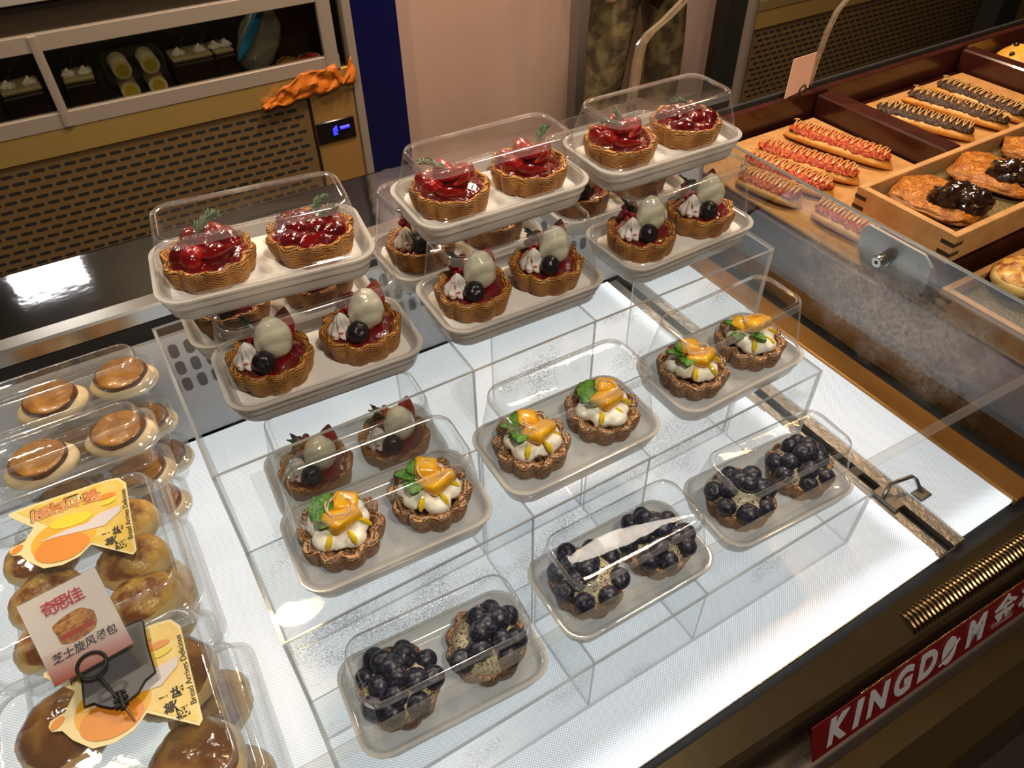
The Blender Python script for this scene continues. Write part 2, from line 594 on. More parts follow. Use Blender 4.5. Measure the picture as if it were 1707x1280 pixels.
M_choctop = pm('chocolate_topping', (0.035, 0.014, 0.006), 0.3, var=(260, (0.16, 0.07, 0.02), 0.5, 0.7), bump=(420, 0.8, 0.003))
M_drizzle = pm('pale_drizzle', (0.74, 0.46, 0.17), 0.3)
M_choc = pm('dark_chocolate', (0.022, 0.009, 0.005), 0.16, bump=(60, 0.3, 0.003), Coat_Weight=0.5)
M_flaky = pastry_mat('flaky_pastry', (0.34, 0.105, 0.010), (0.48, 0.175, 0.020), (0.62, 0.27, 0.038))
M_wood = pm('pale_wood', (0.58, 0.33, 0.13), 0.45, var=(30, (0.46, 0.24, 0.09), 0.4, 0.7))
M_wood_side = M_wood
M_wood_dk = pm('burnt_joint_wood', (0.03, 0.018, 0.010), 0.6)
M_redwood = pm('dark_red_wood', (0.040, 0.009, 0.006), 0.28, var=(20, (0.065, 0.016, 0.009), 0.4, 0.7), Coat_Weight=0.3)
M_parch = pm('parchment', (0.50, 0.27, 0.09), 0.55, var=(40, (0.42, 0.21, 0.06), 0.4, 0.7))
M_mat = pm('silvery_mat', (0.22, 0.17, 0.07), 0.35, 0.4, bump=(260, 1.0, 0.003))
M_tagcard = pm('pink_card', (0.80, 0.52, 0.40), 0.5)


def text_obj(name, s, size, M, mat, parent=None, depth=0.0006, shear=0.0, bold=0.0, align='CENTER', sx=1.0):
    c = bpy.data.curves.new(name + '_curve', 'FONT')
    c.body = s
    c.size = size
    c.shear = shear
    c.offset = bold
    c.align_x = align
    c.align_y = 'CENTER'
    c.extrude = depth / 2
    c.resolution_u = 4
    t = bpy.data.objects.new(name + '_tmp', c)
    COL.objects.link(t)
    dg = bpy.context.evaluated_depsgraph_get()
    me = bpy.data.meshes.new_from_object(t.evaluated_get(dg))
    bpy.data.objects.remove(t)
    bpy.data.curves.remove(c)
    me.name = name
    me.transform(M @ Matrix.Diagonal((sx, 1, 1, 1)))
    me.materials.clear()
    me.materials.append(mat)
    o = bpy.data.objects.new(name, me)
    COL.objects.link(o)
    if parent:
        o.parent = parent
    return o


def frame(o, x, y):
    """matrix with origin o and in-plane axes x, y"""
    x = Vector(x).normalized()
    z = x.cross(Vector(y)).normalized()
    y = z.cross(x)
    return Matrix(((x.x, y.x, z.x, o[0]), (x.y, y.y, z.y, o[1]), (x.z, y.z, z.z, o[2]), (0, 0, 0, 1)))

# ------------------------------------------------------------------ room shell
FLOOR_Z = -0.78
m = MB(); m.box(-2.5, 6.0, -2.5, 2.3, FLOOR_Z - 0.05, FLOOR_Z)
struct(m.build('floor', pm('floor_tile', (0.055, 0.045, 0.038), 0.3, var=(3, (0.075, 0.06, 0.05), 0.4, 0.6)), smooth=False))
m = MB(); m.box(-2.5, 6.0, 2.10, 2.16, FLOOR_Z, 1.9)
struct(m.build('wall_back', pm('pinkish_wall_panel', (0.56, 0.40, 0.33), 0.45, var=(1.6, (0.60, 0.44, 0.37), 0.4, 0.6)), smooth=False))
m = MB(); m.box(0.822, 1.03, 1.99, 2.10, FLOOR_Z, 1.6)
struct(m.build('trim_1', pm('deep_blue_panel', (0.004, 0.006, 0.075), 0.35), smooth=False))
m = MB(); m.box(1.80, 1.875, 2.04, 2.10, FLOOR_Z, 1.6)
struct(m.build('trim_2', pm('grey_post', (0.25, 0.22, 0.22), 0.4), smooth=False))


# ------------------------------------------------------------------ the refrigerated display case
def panel(mb, x0, x1, y0, y1, z0, z1):
    """sheet: big faces use slot 0, its cut edges slot 1"""
    d = (x1 - x0, y1 - y0, z1 - z0)
    thin = d.index(min(d))
    axis = [2, 2, 1, 0, 1, 0]
    n0 = len(mb.mi)
    mb.box(x0, x1, y0, y1, z0, z1)
    for i in range(6):
        mb.mi[n0 + i] = 0 if axis[i] == thin else 1


case = thing('display_case', 'long refrigerated glass display case with a glowing white light panel deck and red strip', 'display case', (0.25, 0.0, FLOOR_Z))
CO = Vector((0, 0, 0)) - case.location


def cp(mb, name, mat, parent=None, smooth=True, label=None):
    o = mb.build(name, mat, parent or case, smooth, loc=CO if parent is None else None)
    if label:
        o['label'] = label
    return o


DZ = -0.092
m = MB(); m.box(-0.62, 0.672, -0.268, 0.36, DZ - 0.006, DZ)
cp(m, 'light_panel', M_panel, smooth=False)
m = MB(); m.box(0.722, 0.818, -0.268, 0.36, DZ - 0.006, DZ)
cp(m, 'light_panel', M_panel_side, smooth=False)
m = MB(); m.bbox(-0.62, 0.672, -0.2740, -0.2675, DZ - 0.006, DZ + 0.0006, 0.001)
cp(m, 'light_strip', M_ledstrip)
m = MB(); m.bbox(0.671, 0.6745, -0.2675, 0.0, DZ - 0.006, DZ + 0.0005, 0.001)
cp(m, 'light_strip', M_ledstrip)
m = MB()
m.box(0.6745, 0.690, -0.272, 0.36, DZ - 0.010, DZ - 0.003)
m.box(0.703, 0.722, -0.272, 0.36, DZ - 0.010, DZ - 0.002)
cp(m, 'deck_rail', pm('frosted_steel_rail', (0.40, 0.39, 0.37), 0.35, 0.9, bump=(140, 0.4, 0.002)), smooth=False)
m = MB(); m.box(-0.62, 0.88, -0.29, 0.37, DZ - 0.05, DZ - 0.012)
cp(m, 'deck_well', M_gap, smooth=False)
# wire handle standing in the deck slot
m = MB()
hp = [(0.690, -0.182, DZ), (0.690, -0.182, DZ + 0.014), (0.696, -0.180, DZ + 0.019), (0.728, -0.186, DZ + 0.019), (0.733, -0.190, DZ + 0.014), (0.733, -0.205, DZ)]
m.tube(hp, 0.0026, 8)
m.bbox(0.683, 0.700, -0.205, -0.170, DZ - 0.003, DZ + 0.003, 0.001)
m.bbox(0.722, 0.742, -0.212, -0.196, DZ - 0.003, DZ + 0.003, 0.001)
cp(m, 'deck_handle', M_steel)
# side strip and seal under the end glass
m = MB(); m.bbox(0.819, 0.858, -0.272, 0.36, DZ - 0.008, DZ + 0.004, 0.0015)
cp(m, 'side_strip', pm('satin_bronze_strip', (0.36, 0.17, 0.04), 0.42, 0.6, bump=(240, 0.25, 0.001)))
m = MB(); m.box(0.858, 0.882, -0.34, 0.375, DZ - 0.012, DZ + 0.002)
cp(m, 'glass_seal', M_black, smooth=False)
# end glass
xa, xb, za, zb, t = 0.868, 0.842, DZ, 0.130, 0.006
yz = [(-0.335, za), (0.372, za), (0.372, zb), (-0.236, zb)]
m = MB()


def ex(z, off):
    return xa + (xb - xa) * (z - za) / (zb - za) + off


A = [(ex(z, -t / 2), y, z) for y, z in yz]
B = [(ex(z, t / 2), y, z) for y, z in yz]
m.add(A + B, [(0, 1, 2, 3), (7, 6, 5, 4)])
eg = cp(m, 'end_glass', M_glass_end, smooth=False, label='clear end pane fogged with condensation in patches')
m = MB()
m.add([(xb - t / 2, 0.372, zb), (xb - t / 2, -0.236, zb), (xb + t / 2, -0.236, zb), (xb + t / 2, 0.372, zb), (xb - t / 2, 0.372, zb - 0.001), (xb - t / 2, -0.236, zb - 0.001), (xb + t / 2, -0.236, zb - 0.001), (xb + t / 2, 0.372, zb - 0.001)],
      [(0, 1, 2, 3), (0, 4, 5, 1), (3, 2, 6, 7), (0, 3, 7, 4), (1, 5, 6, 2)])
m.build('polished_edge', pm('pale_glass_edge', (0.42, 0.46, 0.48), 0.2, 0.7), eg, False)
# glass clamp with knob
m = MB()
poly = [(0.052, 0.118), (0.060, 0.108), (0.060, 0.080), (0.048, 0.056), (-0.036, 0.056), (-0.046, 0.066), (-0.046, 0.106), (-0.032, 0.118)]
m.add([(ex(z, t / 2 + 0.001), y, z) for y, z in poly] + [(ex(z, t / 2 + 0.006), y, z) for y, z in poly],
      [tuple(range(8)), tuple(range(15, 7, -1))] + [(i, (i + 1) % 8, 8 + (i + 1) % 8, 8 + i) for i in range(8)])
cl = cp(m, 'glass_clamp', M_white, smooth=False, label='white clamp plate on the end glass')
m = MB()
kx, ky, kz = ex(0.090, 0), 0.012, 0.090
m.tube([(kx + 0.004, ky, kz), (kx - 0.006, ky, kz)], 0.0095, 20)
m.tube([(kx - 0.006, ky, kz), (kx - 0.0065, ky, kz), (kx - 0.016, ky, kz), (kx - 0.019, ky, kz)], [0.0075, 0.0085, 0.0085, 0.007], 20)
m.tube([(kx - 0.019, ky, kz), (kx - 0.0205, ky, kz)], 0.0065, 20)
kn = m.build('clamp_knob', M_steel, cl)
m = MB(); m.tube([(kx - 0.0203, ky, kz), (kx - 0.0208, ky, kz)], 0.0025, 12)
m.build('knob_socket', M_black, cl)


# front glass, leaning back from the bottom channel to its top edge
def gb(x): return Vector((x, -0.3315 - 0.030 * (x - 0.4), -0.092))
def gt(x): return Vector((x, -0.2345 - 0.0286 * (x - 0.4), 0.140))


def gp(x, tt, off=0.0):
    b, tp = gb(x), gt(x)
    up = tp - b
    n = Vector((1, -0.0295, 0)).cross(up).normalized()   # towards the customer
    return b + up * tt + n * off


X0, X1 = -0.62, 1.05
m = MB()
m.add([gp(X0, -0.2, 0), gp(X1, -0.2, 0), gp(X1, 1, 0), gp(X0, 1, 0), gp(X0, -0.2, -0.0115), gp(X1, -0.2, -0.0115), gp(X1, 1, -0.0115), gp(X0, 1, -0.0115)],
      [(0, 1, 2, 3), (7, 6, 5, 4)])
fg = cp(m, 'front_glass', M_glass, smooth=False)
m = MB()
m.add([gp(X0, 1, 0), gp(X1, 1, 0), gp(X1, 1.001, -0.0115), gp(X0, 1.001, -0.0115), gp(X0, 0.996, 0), gp(X1, 0.996, 0), gp(X1, 0.996, -0.0115), gp(X0, 0.996, -0.0115)],
      [(0, 1, 2, 3), (4, 5, 1, 0), (3, 2, 6, 7)])
m.build('polished_edge', clear_mat('front_glass_edge', tint=(0.90, 0.91, 0.88), body=0.09, bodycol=(0.92, 0.90, 0.84), base=0.06, gain=0.30, rough=0.06), fg, False)
# inner bronze ledge between deck and glass
m = MB()
m.add([(X0, -0.274, DZ - 0.001), (X1, -0.290, DZ - 0.001), gp(X1, 0, -0.012) + Vector((0, 0, -0.012)), gp(X0, 0, -0.012) + Vector((0, 0, -0.012)),
       (X0, -0.274, DZ - 0.04), (X1, -0.290, DZ - 0.04), gp(X1, 0, -0.012) + Vector((0, 0, -0.04)), gp(X0, 0, -0.012) + Vector((0, 0, -0.04))],
      [(0, 1, 2, 3), (4, 7, 6, 5), (0, 4, 5, 1), (3, 2, 6, 7)])
cp(m, 'front_ledge', pm('brown_steel_ledge', (0.115, 0.078, 0.034), 0.30, 0.7, bump=(18, 0.12, 0.004)), smooth=False)
m = MB()
m.bbox(X0, 0.70, -0.2755, -0.2738, DZ - 0.003, DZ + 0.0015, 0.0005)
cp(m, 'ledge_lip', M_steel)
# ribbed air outlet
m = MB()
for k in range(62):
    x = 0.578 + k * 0.0062
    y = -0.3055 - 0.030 * (x - 0.58)
    m.tube([(x, y + 0.012, DZ - 0.010), (x + 0.0010, y + 0.009, DZ - 0.0035), (x + 0.0012, y, DZ - 0.0012), (x + 0.0010, y - 0.009, DZ - 0.0045), (x, y - 0.012, DZ - 0.012)], 0.0019, 6)
cp(m, 'air_outlet', M_bronze, label='ribbed bronze air outlet')
# bottom channel, outer ledge and body
up_ = (gt(0.5) - gb(0.5)).normalized()
m = MB()
for (t0, t1, o0, o1) in ((-0.245, -0.196, -0.012, 0.0035),):
    q = [gp(X0, t0, o0), gp(X1, t0, o0), gp(X1, t0, o1), gp(X0, t0, o1), gp(X0, t1, o0), gp(X1, t1, o0), gp(X1, t1, o1), gp(X0, t1, o1)]
    m.add(q, [(0, 3, 2, 1), (4, 5, 6, 7), (0, 1, 5, 4), (1, 2, 6, 5), (2, 3, 7, 6), (3, 0, 4, 7)])
cp(m, 'glass_channel', pm('grey_channel', (0.16, 0.13, 0.12), 0.25, 0.6), smooth=False)
m = MB()
yb0 = gp(X0, -0.245, 0).y + 0.002
yb1 = gp(X1, -0.245, 0).y + 0.002
zl = gp(0.5, -0.245, 0).z
m.add([(X0, yb0 + 0.02, zl), (X0, yb0 - 0.030, zl), (X0, yb0 - 0.036, zl - 0.004), (X0, yb0 - 0.062, zl - 0.020), (X0, yb0 - 0.066, zl - 0.026), (X0, yb0 - 0.066, FLOOR_Z + 0.08),
       (X1, yb1 + 0.02, zl), (X1, yb1 - 0.030, zl), (X1, yb1 - 0.036, zl - 0.004), (X1, yb1 - 0.062, zl - 0.020), (X1, yb1 - 0.066, zl - 0.026), (X1, yb1 - 0.066, FLOOR_Z + 0.08)],
      [(i, i + 1, i + 7, i + 6) for i in range(5)])
cp(m, 'front_body', pm('brown_lacquer_body', (0.055, 0.038, 0.015), 0.30, 0.5, bump=(12, 0.05, 0.01)), smooth=False)
m = MB(); m.box(X0, 0.880, -0.34, 0.42, FLOOR_Z, DZ - 0.055)
cp(m, 'base_body', M_bronze_dark, smooth=False)

# brand strip on the outside of the glass
SX0 = 0.401
strip_t0, strip_t1 = -0.176, 0.0
m = MB()
q = [gp(SX0 - 0.002, strip_t0, 0.0006), gp(X1, strip_t0, 0.0006), gp(X1, strip_t1, 0.0006), gp(SX0 + 0.001, strip_t1, 0.0006)]
q2 = [p + Vector((0, -0.0008, 0.0004)) for p in q]
m.add(q + q2, [(4, 5, 6, 7), (0, 1, 5, 4), (2, 3, 7, 6), (3, 0, 4, 7)])
strip = cp(m, 'brand_strip', pm('red_strip', (0.15, 0.004, 0.007), 0.3), smooth=False, label='dark red brand strip with white lettering')
m = MB()
for k in range(150):
    x = 0.470 + k * 0.0030
    m.sphere(gp(x, 0.006, 0.0012), 0.0010, 6, 4)
m.build('gold_beading', pm('gold_bead', (0.75, 0.45, 0.14), 0.2, 1.0), strip)
M_letter = pm('silver_white_lettering', (0.50, 0.50, 0.52), 0.35)


def on_strip(x, tt): return gp(x, tt, 0.0022)


xd = (gp(0.6, -0.088) - gp(0.4, -0.088)).normalized()
hS = (gp(0.5, 0) - gp(0.5, strip_t0)).length
lx = SX0 + 0.0125
adv = {'K': 0.0320, 'I': 0.0170, 'N': 0.0345, 'G': 0.0335, 'D': 0.0335, 'O': 0.0340, 'M': 0.0385}
for ch in 'KINGDOM':
    w = adv[ch]
    cxp = lx + w / 2
    if ch == 'O':
        # globe: slanted ellipse with a ring swung around it
        mm = MB()
        Mx = frame(on_strip(cxp, -0.088), xd, up_)
        pts = []
        for k in range(36):
            a = 2 * PI * k / 36
            ex_, ey_ = 0.0115 * math.cos(a), 0.0165 * math.sin(a)
            pts.append((ex_ + 0.22 * ey_, ey_))
        cut = 0.0011
        upper = [p for p in pts if p[1] > 0.55 * p[0] - 0.004 + cut]
        lower = [p for p in pts if p[1] < 0.55 * p[0] - 0.004 - cut]
        lower = lower if lower[0][1] < 0 else lower
        upper.sort(key=lambda p: math.atan2(p[1] - 0.003, p[0]))
        lower.sort(key=lambda p: math.atan2(p[1] + 0.011, p[0] - 0.001))
        mm.prism(upper, 0, 0.0006, Mx)
        mm.prism(lower, 0, 0.0006, Mx)
        ring = []
        for k in range(17):
            a = -2.55 + k * 0.06
            ring.append((0.0195 * math.cos(a), 0.0155 * math.sin(a) - 0.002))
        ring_o = [(x * 1.0, y - 0.0012) for x, y in reversed(ring)]
        mm.build('letter_globe', M_letter, strip, False)
        mm = MB()
        arc = [Mx @ Vector((-0.0165 + 0.033 * k / 20, -0.0125 + 0.033 * k / 20 * 0.62 + 0.0035 * math.sin(PI * k / 20) * -1, 0.0004)) for k in range(21)]
        mm.tube(arc, [0.0002 + 0.0006 * abs(k - 10) / 10 for k in range(21)], 5)
        mm.build('globe_ring', M_letter, strip)
    else:
        text_obj('letter', ch, 0.0415, frame(on_strip(cxp, -0.088), xd, up_), M_letter, strip, 0.0006, shear=0.32, bold=0.0019, sx=0.92 if ch != 'I' else 1.1)
    lx += w + 0.0035
text_obj('letter', '\u91d1', 0.036, frame(on_strip(lx + 0.026, -0.086), xd, up_), M_letter, strip, 0.0006, shear=0.28, bold=0.0007, sx=1.1)
text_obj('letter', '\u57ce', 0.036, frame(on_strip(lx + 0.072, -0.086), xd, up_), M_letter, strip, 0.0006, shear=0.28, bold=0.0007, sx=1.1)

# rear wall with vent slots, and the polished rear ledge
m = MB()
sl_x = [(0.010 + 0.0185 * k) for k in range(44)]
m.box(-0.62, 0.856, 0.366, 0.372, DZ, 0.074)
rw = cp(m, 'rear_wall', pm('white_liner', (0.62, 0.62, 0.63), 0.35), smooth=False)
m = MB()
for row in range(3):
    for x in sl_x:
        z0 = -0.014 + row * 0.0275
        m.add([(x + 0.0055 * math.cos(a), 0.3655, (z0 + 0.0055 if k < 6 else z0 + 0.0170) + 0.0050 * math.sin(a)) for k, a in enumerate([PI + PI * i / 5 for i in range(6)] + [PI * i / 5 for i in range(6)])], [tuple(range(12))])
m.build('vent_slots', pm('vent_shadow', (0.10, 0.105, 0.11), 0.7), rw, False)
m = MB(); m.box(-0.62, 0.85, 0.372, 0.39, -0.05, 0.098)
cp(m, 'rear_gap', M_gap, smooth=False)
m = MB()
m.loft([[(x, 0.3735, 0.098), (x, 0.3715, 0.100), (x, 0.3715, 0.117), (x, 0.3745, 0.1195), (x, 0.395, 0.1195), (x, 0.395, 0.098)] for x in (-0.62, 0.85)], True, True)
cp(m, 'rear_rail', M_steel, smooth=False)
m = MB()
m.loft([[(x, 0.395, 0.100), (x, 0.395, 0.1195), (x, 0.46, 0.1195), (x, 0.528, 0.1195), (x, 0.5335, 0.1180), (x, 0.535, 0.112), (x, 0.530, FLOOR_Z), (x, 0.42, FLOOR_Z)] for x in (-0.62, 0.85)], True, True)
cp(m, 'rear_ledge', M_steel_dk, smooth=False)
# ------------------------------------------------------------------ acrylic risers
def riser(label, y0, y1, zt, x1=0.6):
    r = thing('acrylic_riser', label, 'riser', (0.3, (y0 + y1) / 2, DZ), 0, 'clear acrylic step risers')
    off = Vector((0, 0, 0)) - r.location
    t = 0.0030

    def pp(name, *b, mat=M_acr):
        m = MB()
        panel(m, *b)
        return m.build(name, [mat, M_acr_edge], r, False, loc=off)
    pp('top_panel', 0, x1, y0, y1, zt - t, zt - 0.0002)
    pp('front_panel', 0, x1, y0, y0 + t, DZ + 0.0003, zt - t, mat=M_acr_drops)
    pp('side_panel', 0, t, y0 + t, y1, DZ + 0.0003, zt - t)
    pp('side_panel', x1 - t, x1, y0 + t, y1, DZ + 0.0003, zt - t)
    pp('rib', 0.2318, 0.2345, y0 + t, y1, DZ + 0.0003, zt - t)
    pp('rib', 0.3655, 0.3682, y0 + t, y1, DZ + 0.0003, zt - t)
    return r


H1, H2, H3 = 0.0, 0.0981, 0.1974
riser('lowest clear acrylic step, under the row of blueberry tart boxes', -0.2055, -0.1042, H1)
riser('middle clear acrylic step, under the row of orange cream tart boxes', -0.1012, -0.0032, H2)
riser('tallest clear acrylic step, under the stacked lychee and strawberry tart boxes', 0.0, 0.213, H3)


# ------------------------------------------------------------------ tart boxes
def lid_mesh(hx, hy, h, z0=0.0225):
    m = MB()
    n = 6
    tx, ty = hx - 0.0090, hy - 0.0125
    A = [rrect(hx + .0012, hy + .0012, .020, z0 - .0025, n), rrect(hx, hy, .020, z0, n), rrect(hx - .0012, hy - .0012, .020, z0 + .003, n)]
    B = [A[-1], rrect(hx - .0022, hy - .0026, .0195, z0 + .0035, n)]
    z1 = z0 + .0045
    for f in (.12, .4, .7, .93):
        B.append(rrect(hx - .0026 + (tx + .0026 - hx) * f, hy - .0032 + (ty + .0032 - hy) * f, .0195 - .003 * f, z1 + (h - .0035 - z1) * f, n))
    T = [B[-1], rrect(tx, ty, .0165, h - .0026, n), rrect(tx - .0007, ty - .0007, .016, h - .0010, n), rrect(tx - .0020, ty - .0020, .0150, h - .0001, n)]
    U = [T[-1], rrect(tx - .0046, ty - .0046, .013, h - .0002, n), rrect(tx - .0052, ty - .0052, .0126, h - .0012, n)]
    V = [U[-1], rrect(tx - .0066, ty - .0066, .0116, h - .0016, n)]
    m.cur = 1
    m.loft(A)
    m.loft(T)
    m.loft(U[1:])
    m.cur = 0
    m.loft(B)
    m.loft(U[:2])
    m.loft(V, False, True)
    return m


def base_mesh(hx, hy):
    m = MB()
    n = 6
    L = [rrect(hx - .006, hy - .006, .018, .0, n), rrect(hx - .0030, hy - .0030, .020, .0012, n), rrect(hx - .0018, hy - .0018, .021, .0045, n), rrect(hx - .0008, hy - .0008, .021, .0125, n), rrect(hx + .0008, hy + .0008, .021, .0135, n),
         rrect(hx + .0014, hy + .0014, .021, .0205, n), rrect(hx + .0034, hy + .0034, .022, .0212, n), rrect(hx + .0034, hy + .0034, .022, .0228, n), rrect(hx + .0008, hy + .0008, .0205, .0230, n),
         rrect(hx - .0016, hy - .0016, .019, .0222, n), rrect(hx - .0034, hy - .0034, .018, .0150, n), rrect(hx - .0060, hy - .0060, .017, .0128, n)]
    m.loft(L, True, True)
    return m


BHX, BHY = 0.0825, 0.0448


def tart_box(label, x, y, z, yaw, h, group, clearbase=False, yaw_extra=0):
    b = thing('tart_box', label, 'food box', (x, y, z), math.radians(yaw), group)
    base_mesh(BHX, BHY).build('box_base', M_tray_clear if clearbase else M_tray, b, angle=50)
    lid_mesh(BHX, BHY, h).build('lid', [M_lid, M_lid_edge], b, angle=60)
    if not clearbase:
        m = MB()
        m.loft([rrect(BHX - .0075, BHY - .0075, .014, .0129, 5), rrect(BHX - .0075, BHY - .0075, .014, .0134, 5)], True, True)
        m.build('paper_liner', M_paper, b, False)
    return b


# ------------------------------------------------------------------ tart pieces
def crust_mesh(R, H, n, seed, amp=0.14, inner=0.80):
    rnd = random.Random(seed)
    ph = rnd.random() * 6
    prof = [(.80, 0), (.88, .0), (.915, .08), (.93, .18), (.95, .3), (.965, .42), (.98, .54), (.99, .66), (1.0, .78), (.995, .88), (.975, .96), (.945, 1.0), (.905, .98), (inner + .05, .90), (inner + .01, .80), (inner - .03, .70)]
    nu = n * 12
    loops = []
    for (rf, zf) in prof:
        lp = []
        for k in range(nu):
            a = 2 * PI * k / nu
            s = abs(math.sin(n * a / 2 + ph)) ** 0.75
            w = amp * (1 if rf > inner else .5) * (0.55 + 0.45 * zf)
            r = R * (rf - w * (1 - s)) * (1 + .03 * nz((math.cos(a), math.sin(a), zf * .5), 2.0, seed))
            z = H * zf * (1 + .16 * nz((math.cos(a), math.sin(a), 3.), 2.5, seed + 5) * (1 if zf > .5 else 0)) - 0.0010 * (1 - s) * zf
            r += R * .016 * nz((r * 300 * math.cos(a), r * 300 * math.sin(a), zf * 9), 1.0, seed + 2)
            lp.append((r * math.cos(a), r * math.sin(a), max(0, z)))
        loops.append(lp)
    m = MB()
    m.loft(loops, True, True)
    return m


def dome(R, z0, hgt, seed, bump=.25, freq=60, nu=48, nv=9, wav=0):
    m = MB()
    loops = []
    for i in range(nv):
        f = i / (nv - 1)
        rr = R * math.cos(f * PI / 2) if i < nv - 1 else R * .04
        lp = []
        for k in range(nu):
            a = 2 * PI * k / nu
            s = 1 + (wav * math.sin(6 * a + seed) if wav else 0) * (1 - f)
            p = Vector((rr * s * math.cos(a), rr * s * math.sin(a), z0 + hgt * math.sin(f * PI / 2) ** 1.0))
            p.z += hgt * bump * nz(p, freq, seed) * (0.3 + f)
            p.x += R * .07 * nz(p, freq, seed + 9)
            lp.append(tuple(p))
        loops.append(lp)
    m.loft(loops, False, True)
    return m


def rot3(rx=0, ry=0, rz=0):
    return Matrix.Rotation(rz, 3, 'Z') @ Matrix.Rotation(ry, 3, 'Y') @ Matrix.Rotation(rx, 3, 'X')


def straw_half(m, c, L, W, rot):
    """half a strawberry: rounded skin below, flat cut face on top (slot 1)"""
    nu, nv = 20, 10
    c = Vector(c)
    loops = []
    for i in range(nv + 1):
        f = i / nv
        x = L * (f - .45)
        w = W * (math.sin(PI * min(1, f * .93 + .05)) ** .7) * (1.05 - .55 * f)
        loops.append([c + rot @ Vector((x, w * math.cos(PI * k / nu), -w * .85 * math.sin(PI * k / nu))) for k in range(nu + 1)])
    m.cur = 0
    m.loft(loops, True, True, closed=False)
    m.cur = 1
    top = [l[0] for l in loops] + [l[-1] for l in reversed(loops)]
    cen = sum(top, Vector()) / len(top) + rot @ Vector((0, 0, W * .10))
    o = len(top)
    m.add(top + [cen], [(i, (i + 1) % o, o) for i in range(o)])
    m.cur = 0


def straw_whole(m, c, L, W, rot, seed=0):
    m.sphere(c, (W, W, L / 2), 18, 12, fn=lambda d, p: Vector((p.x * (1.0 - .38 * d.z), p.y * (1.0 - .38 * d.z), p.z)) * (1 + .03 * nz(d, 4, seed)), rot=rot)


def rosemary(parent, c, L, ang, seed, tilt=.25):
    rnd = random.Random(seed)
    m = MB()
    R = rot3(0, -tilt, ang)
    pts = [Vector(c) + R @ Vector((L * f, .002 * math.sin(f * 3), .004 * math.sin(f * PI))) for f in [0, .25, .5, .75, 1]]
    m.tube(pts, [.0009, .0009, .0008, .0007, .0005], 6)
    nN = 14
    for i in range(nN):
        f = .12 + .86 * i / nN
        k = min(3, int(f * 4))
        p = pts[k].lerp(pts[k + 1], f * 4 - k)
        side = 1 if i % 2 else -1
        ll = L * (.42 - .18 * f) * rnd.uniform(.8, 1.1)
        d = R @ Vector((math.cos(.55), side * math.sin(.55) * rnd.uniform(.7, 1.2), rnd.uniform(.1, .6))).normalized()
        m.tube([p, p + d * ll * .35 + Vector((0, 0, ll * .05)), p + d * ll * .75 + Vector((0, 0, ll * .05)), p + d * ll], [.0005, .0012, .0011, .0003], 5)
    return m.build('rosemary_sprig', M_rosemary, parent)


def leaf(m, c, L, W, rot, curl=.25):
    nu, nv = 10, 6
    c = Vector(c)
    up, lo = [], []
    for i in range(nu + 1):
        f = i / nu
        w = W * math.sin(PI * f ** .8) ** .8 * (1 + .10 * math.sin(f * 40))
        row, row2 = [], []
        for j in range(nv + 1):
            s = 2 * j / nv - 1
            z = curl * W * abs(s) ** 1.4 * 1.2 + curl * L * .5 * math.sin(f * PI) + .0004 * math.sin(f * 28 + abs(s) * 5)
            row.append(c + rot @ Vector((L * f, w * s, z)))
            row2.append(c + rot @ Vector((L * f, w * s, z - .0005)))
        up.append(row)
        lo.append(row2)
    m.loft(up, False, False, closed=False)
    m.loft(lo, False, False, closed=False)


def tart_root(label, box, lx, rz, group, z=.0136):
    p = Matrix.Rotation(box.rotation_euler[2], 3, 'Z') @ Vector((lx, 0, 0))
    return thing('tart', label, 'tart', (box.location.x + p.x, box.location.y + p.y, box.location.z + z), rz + box.rotation_euler[2], group)


TR = 0.0365


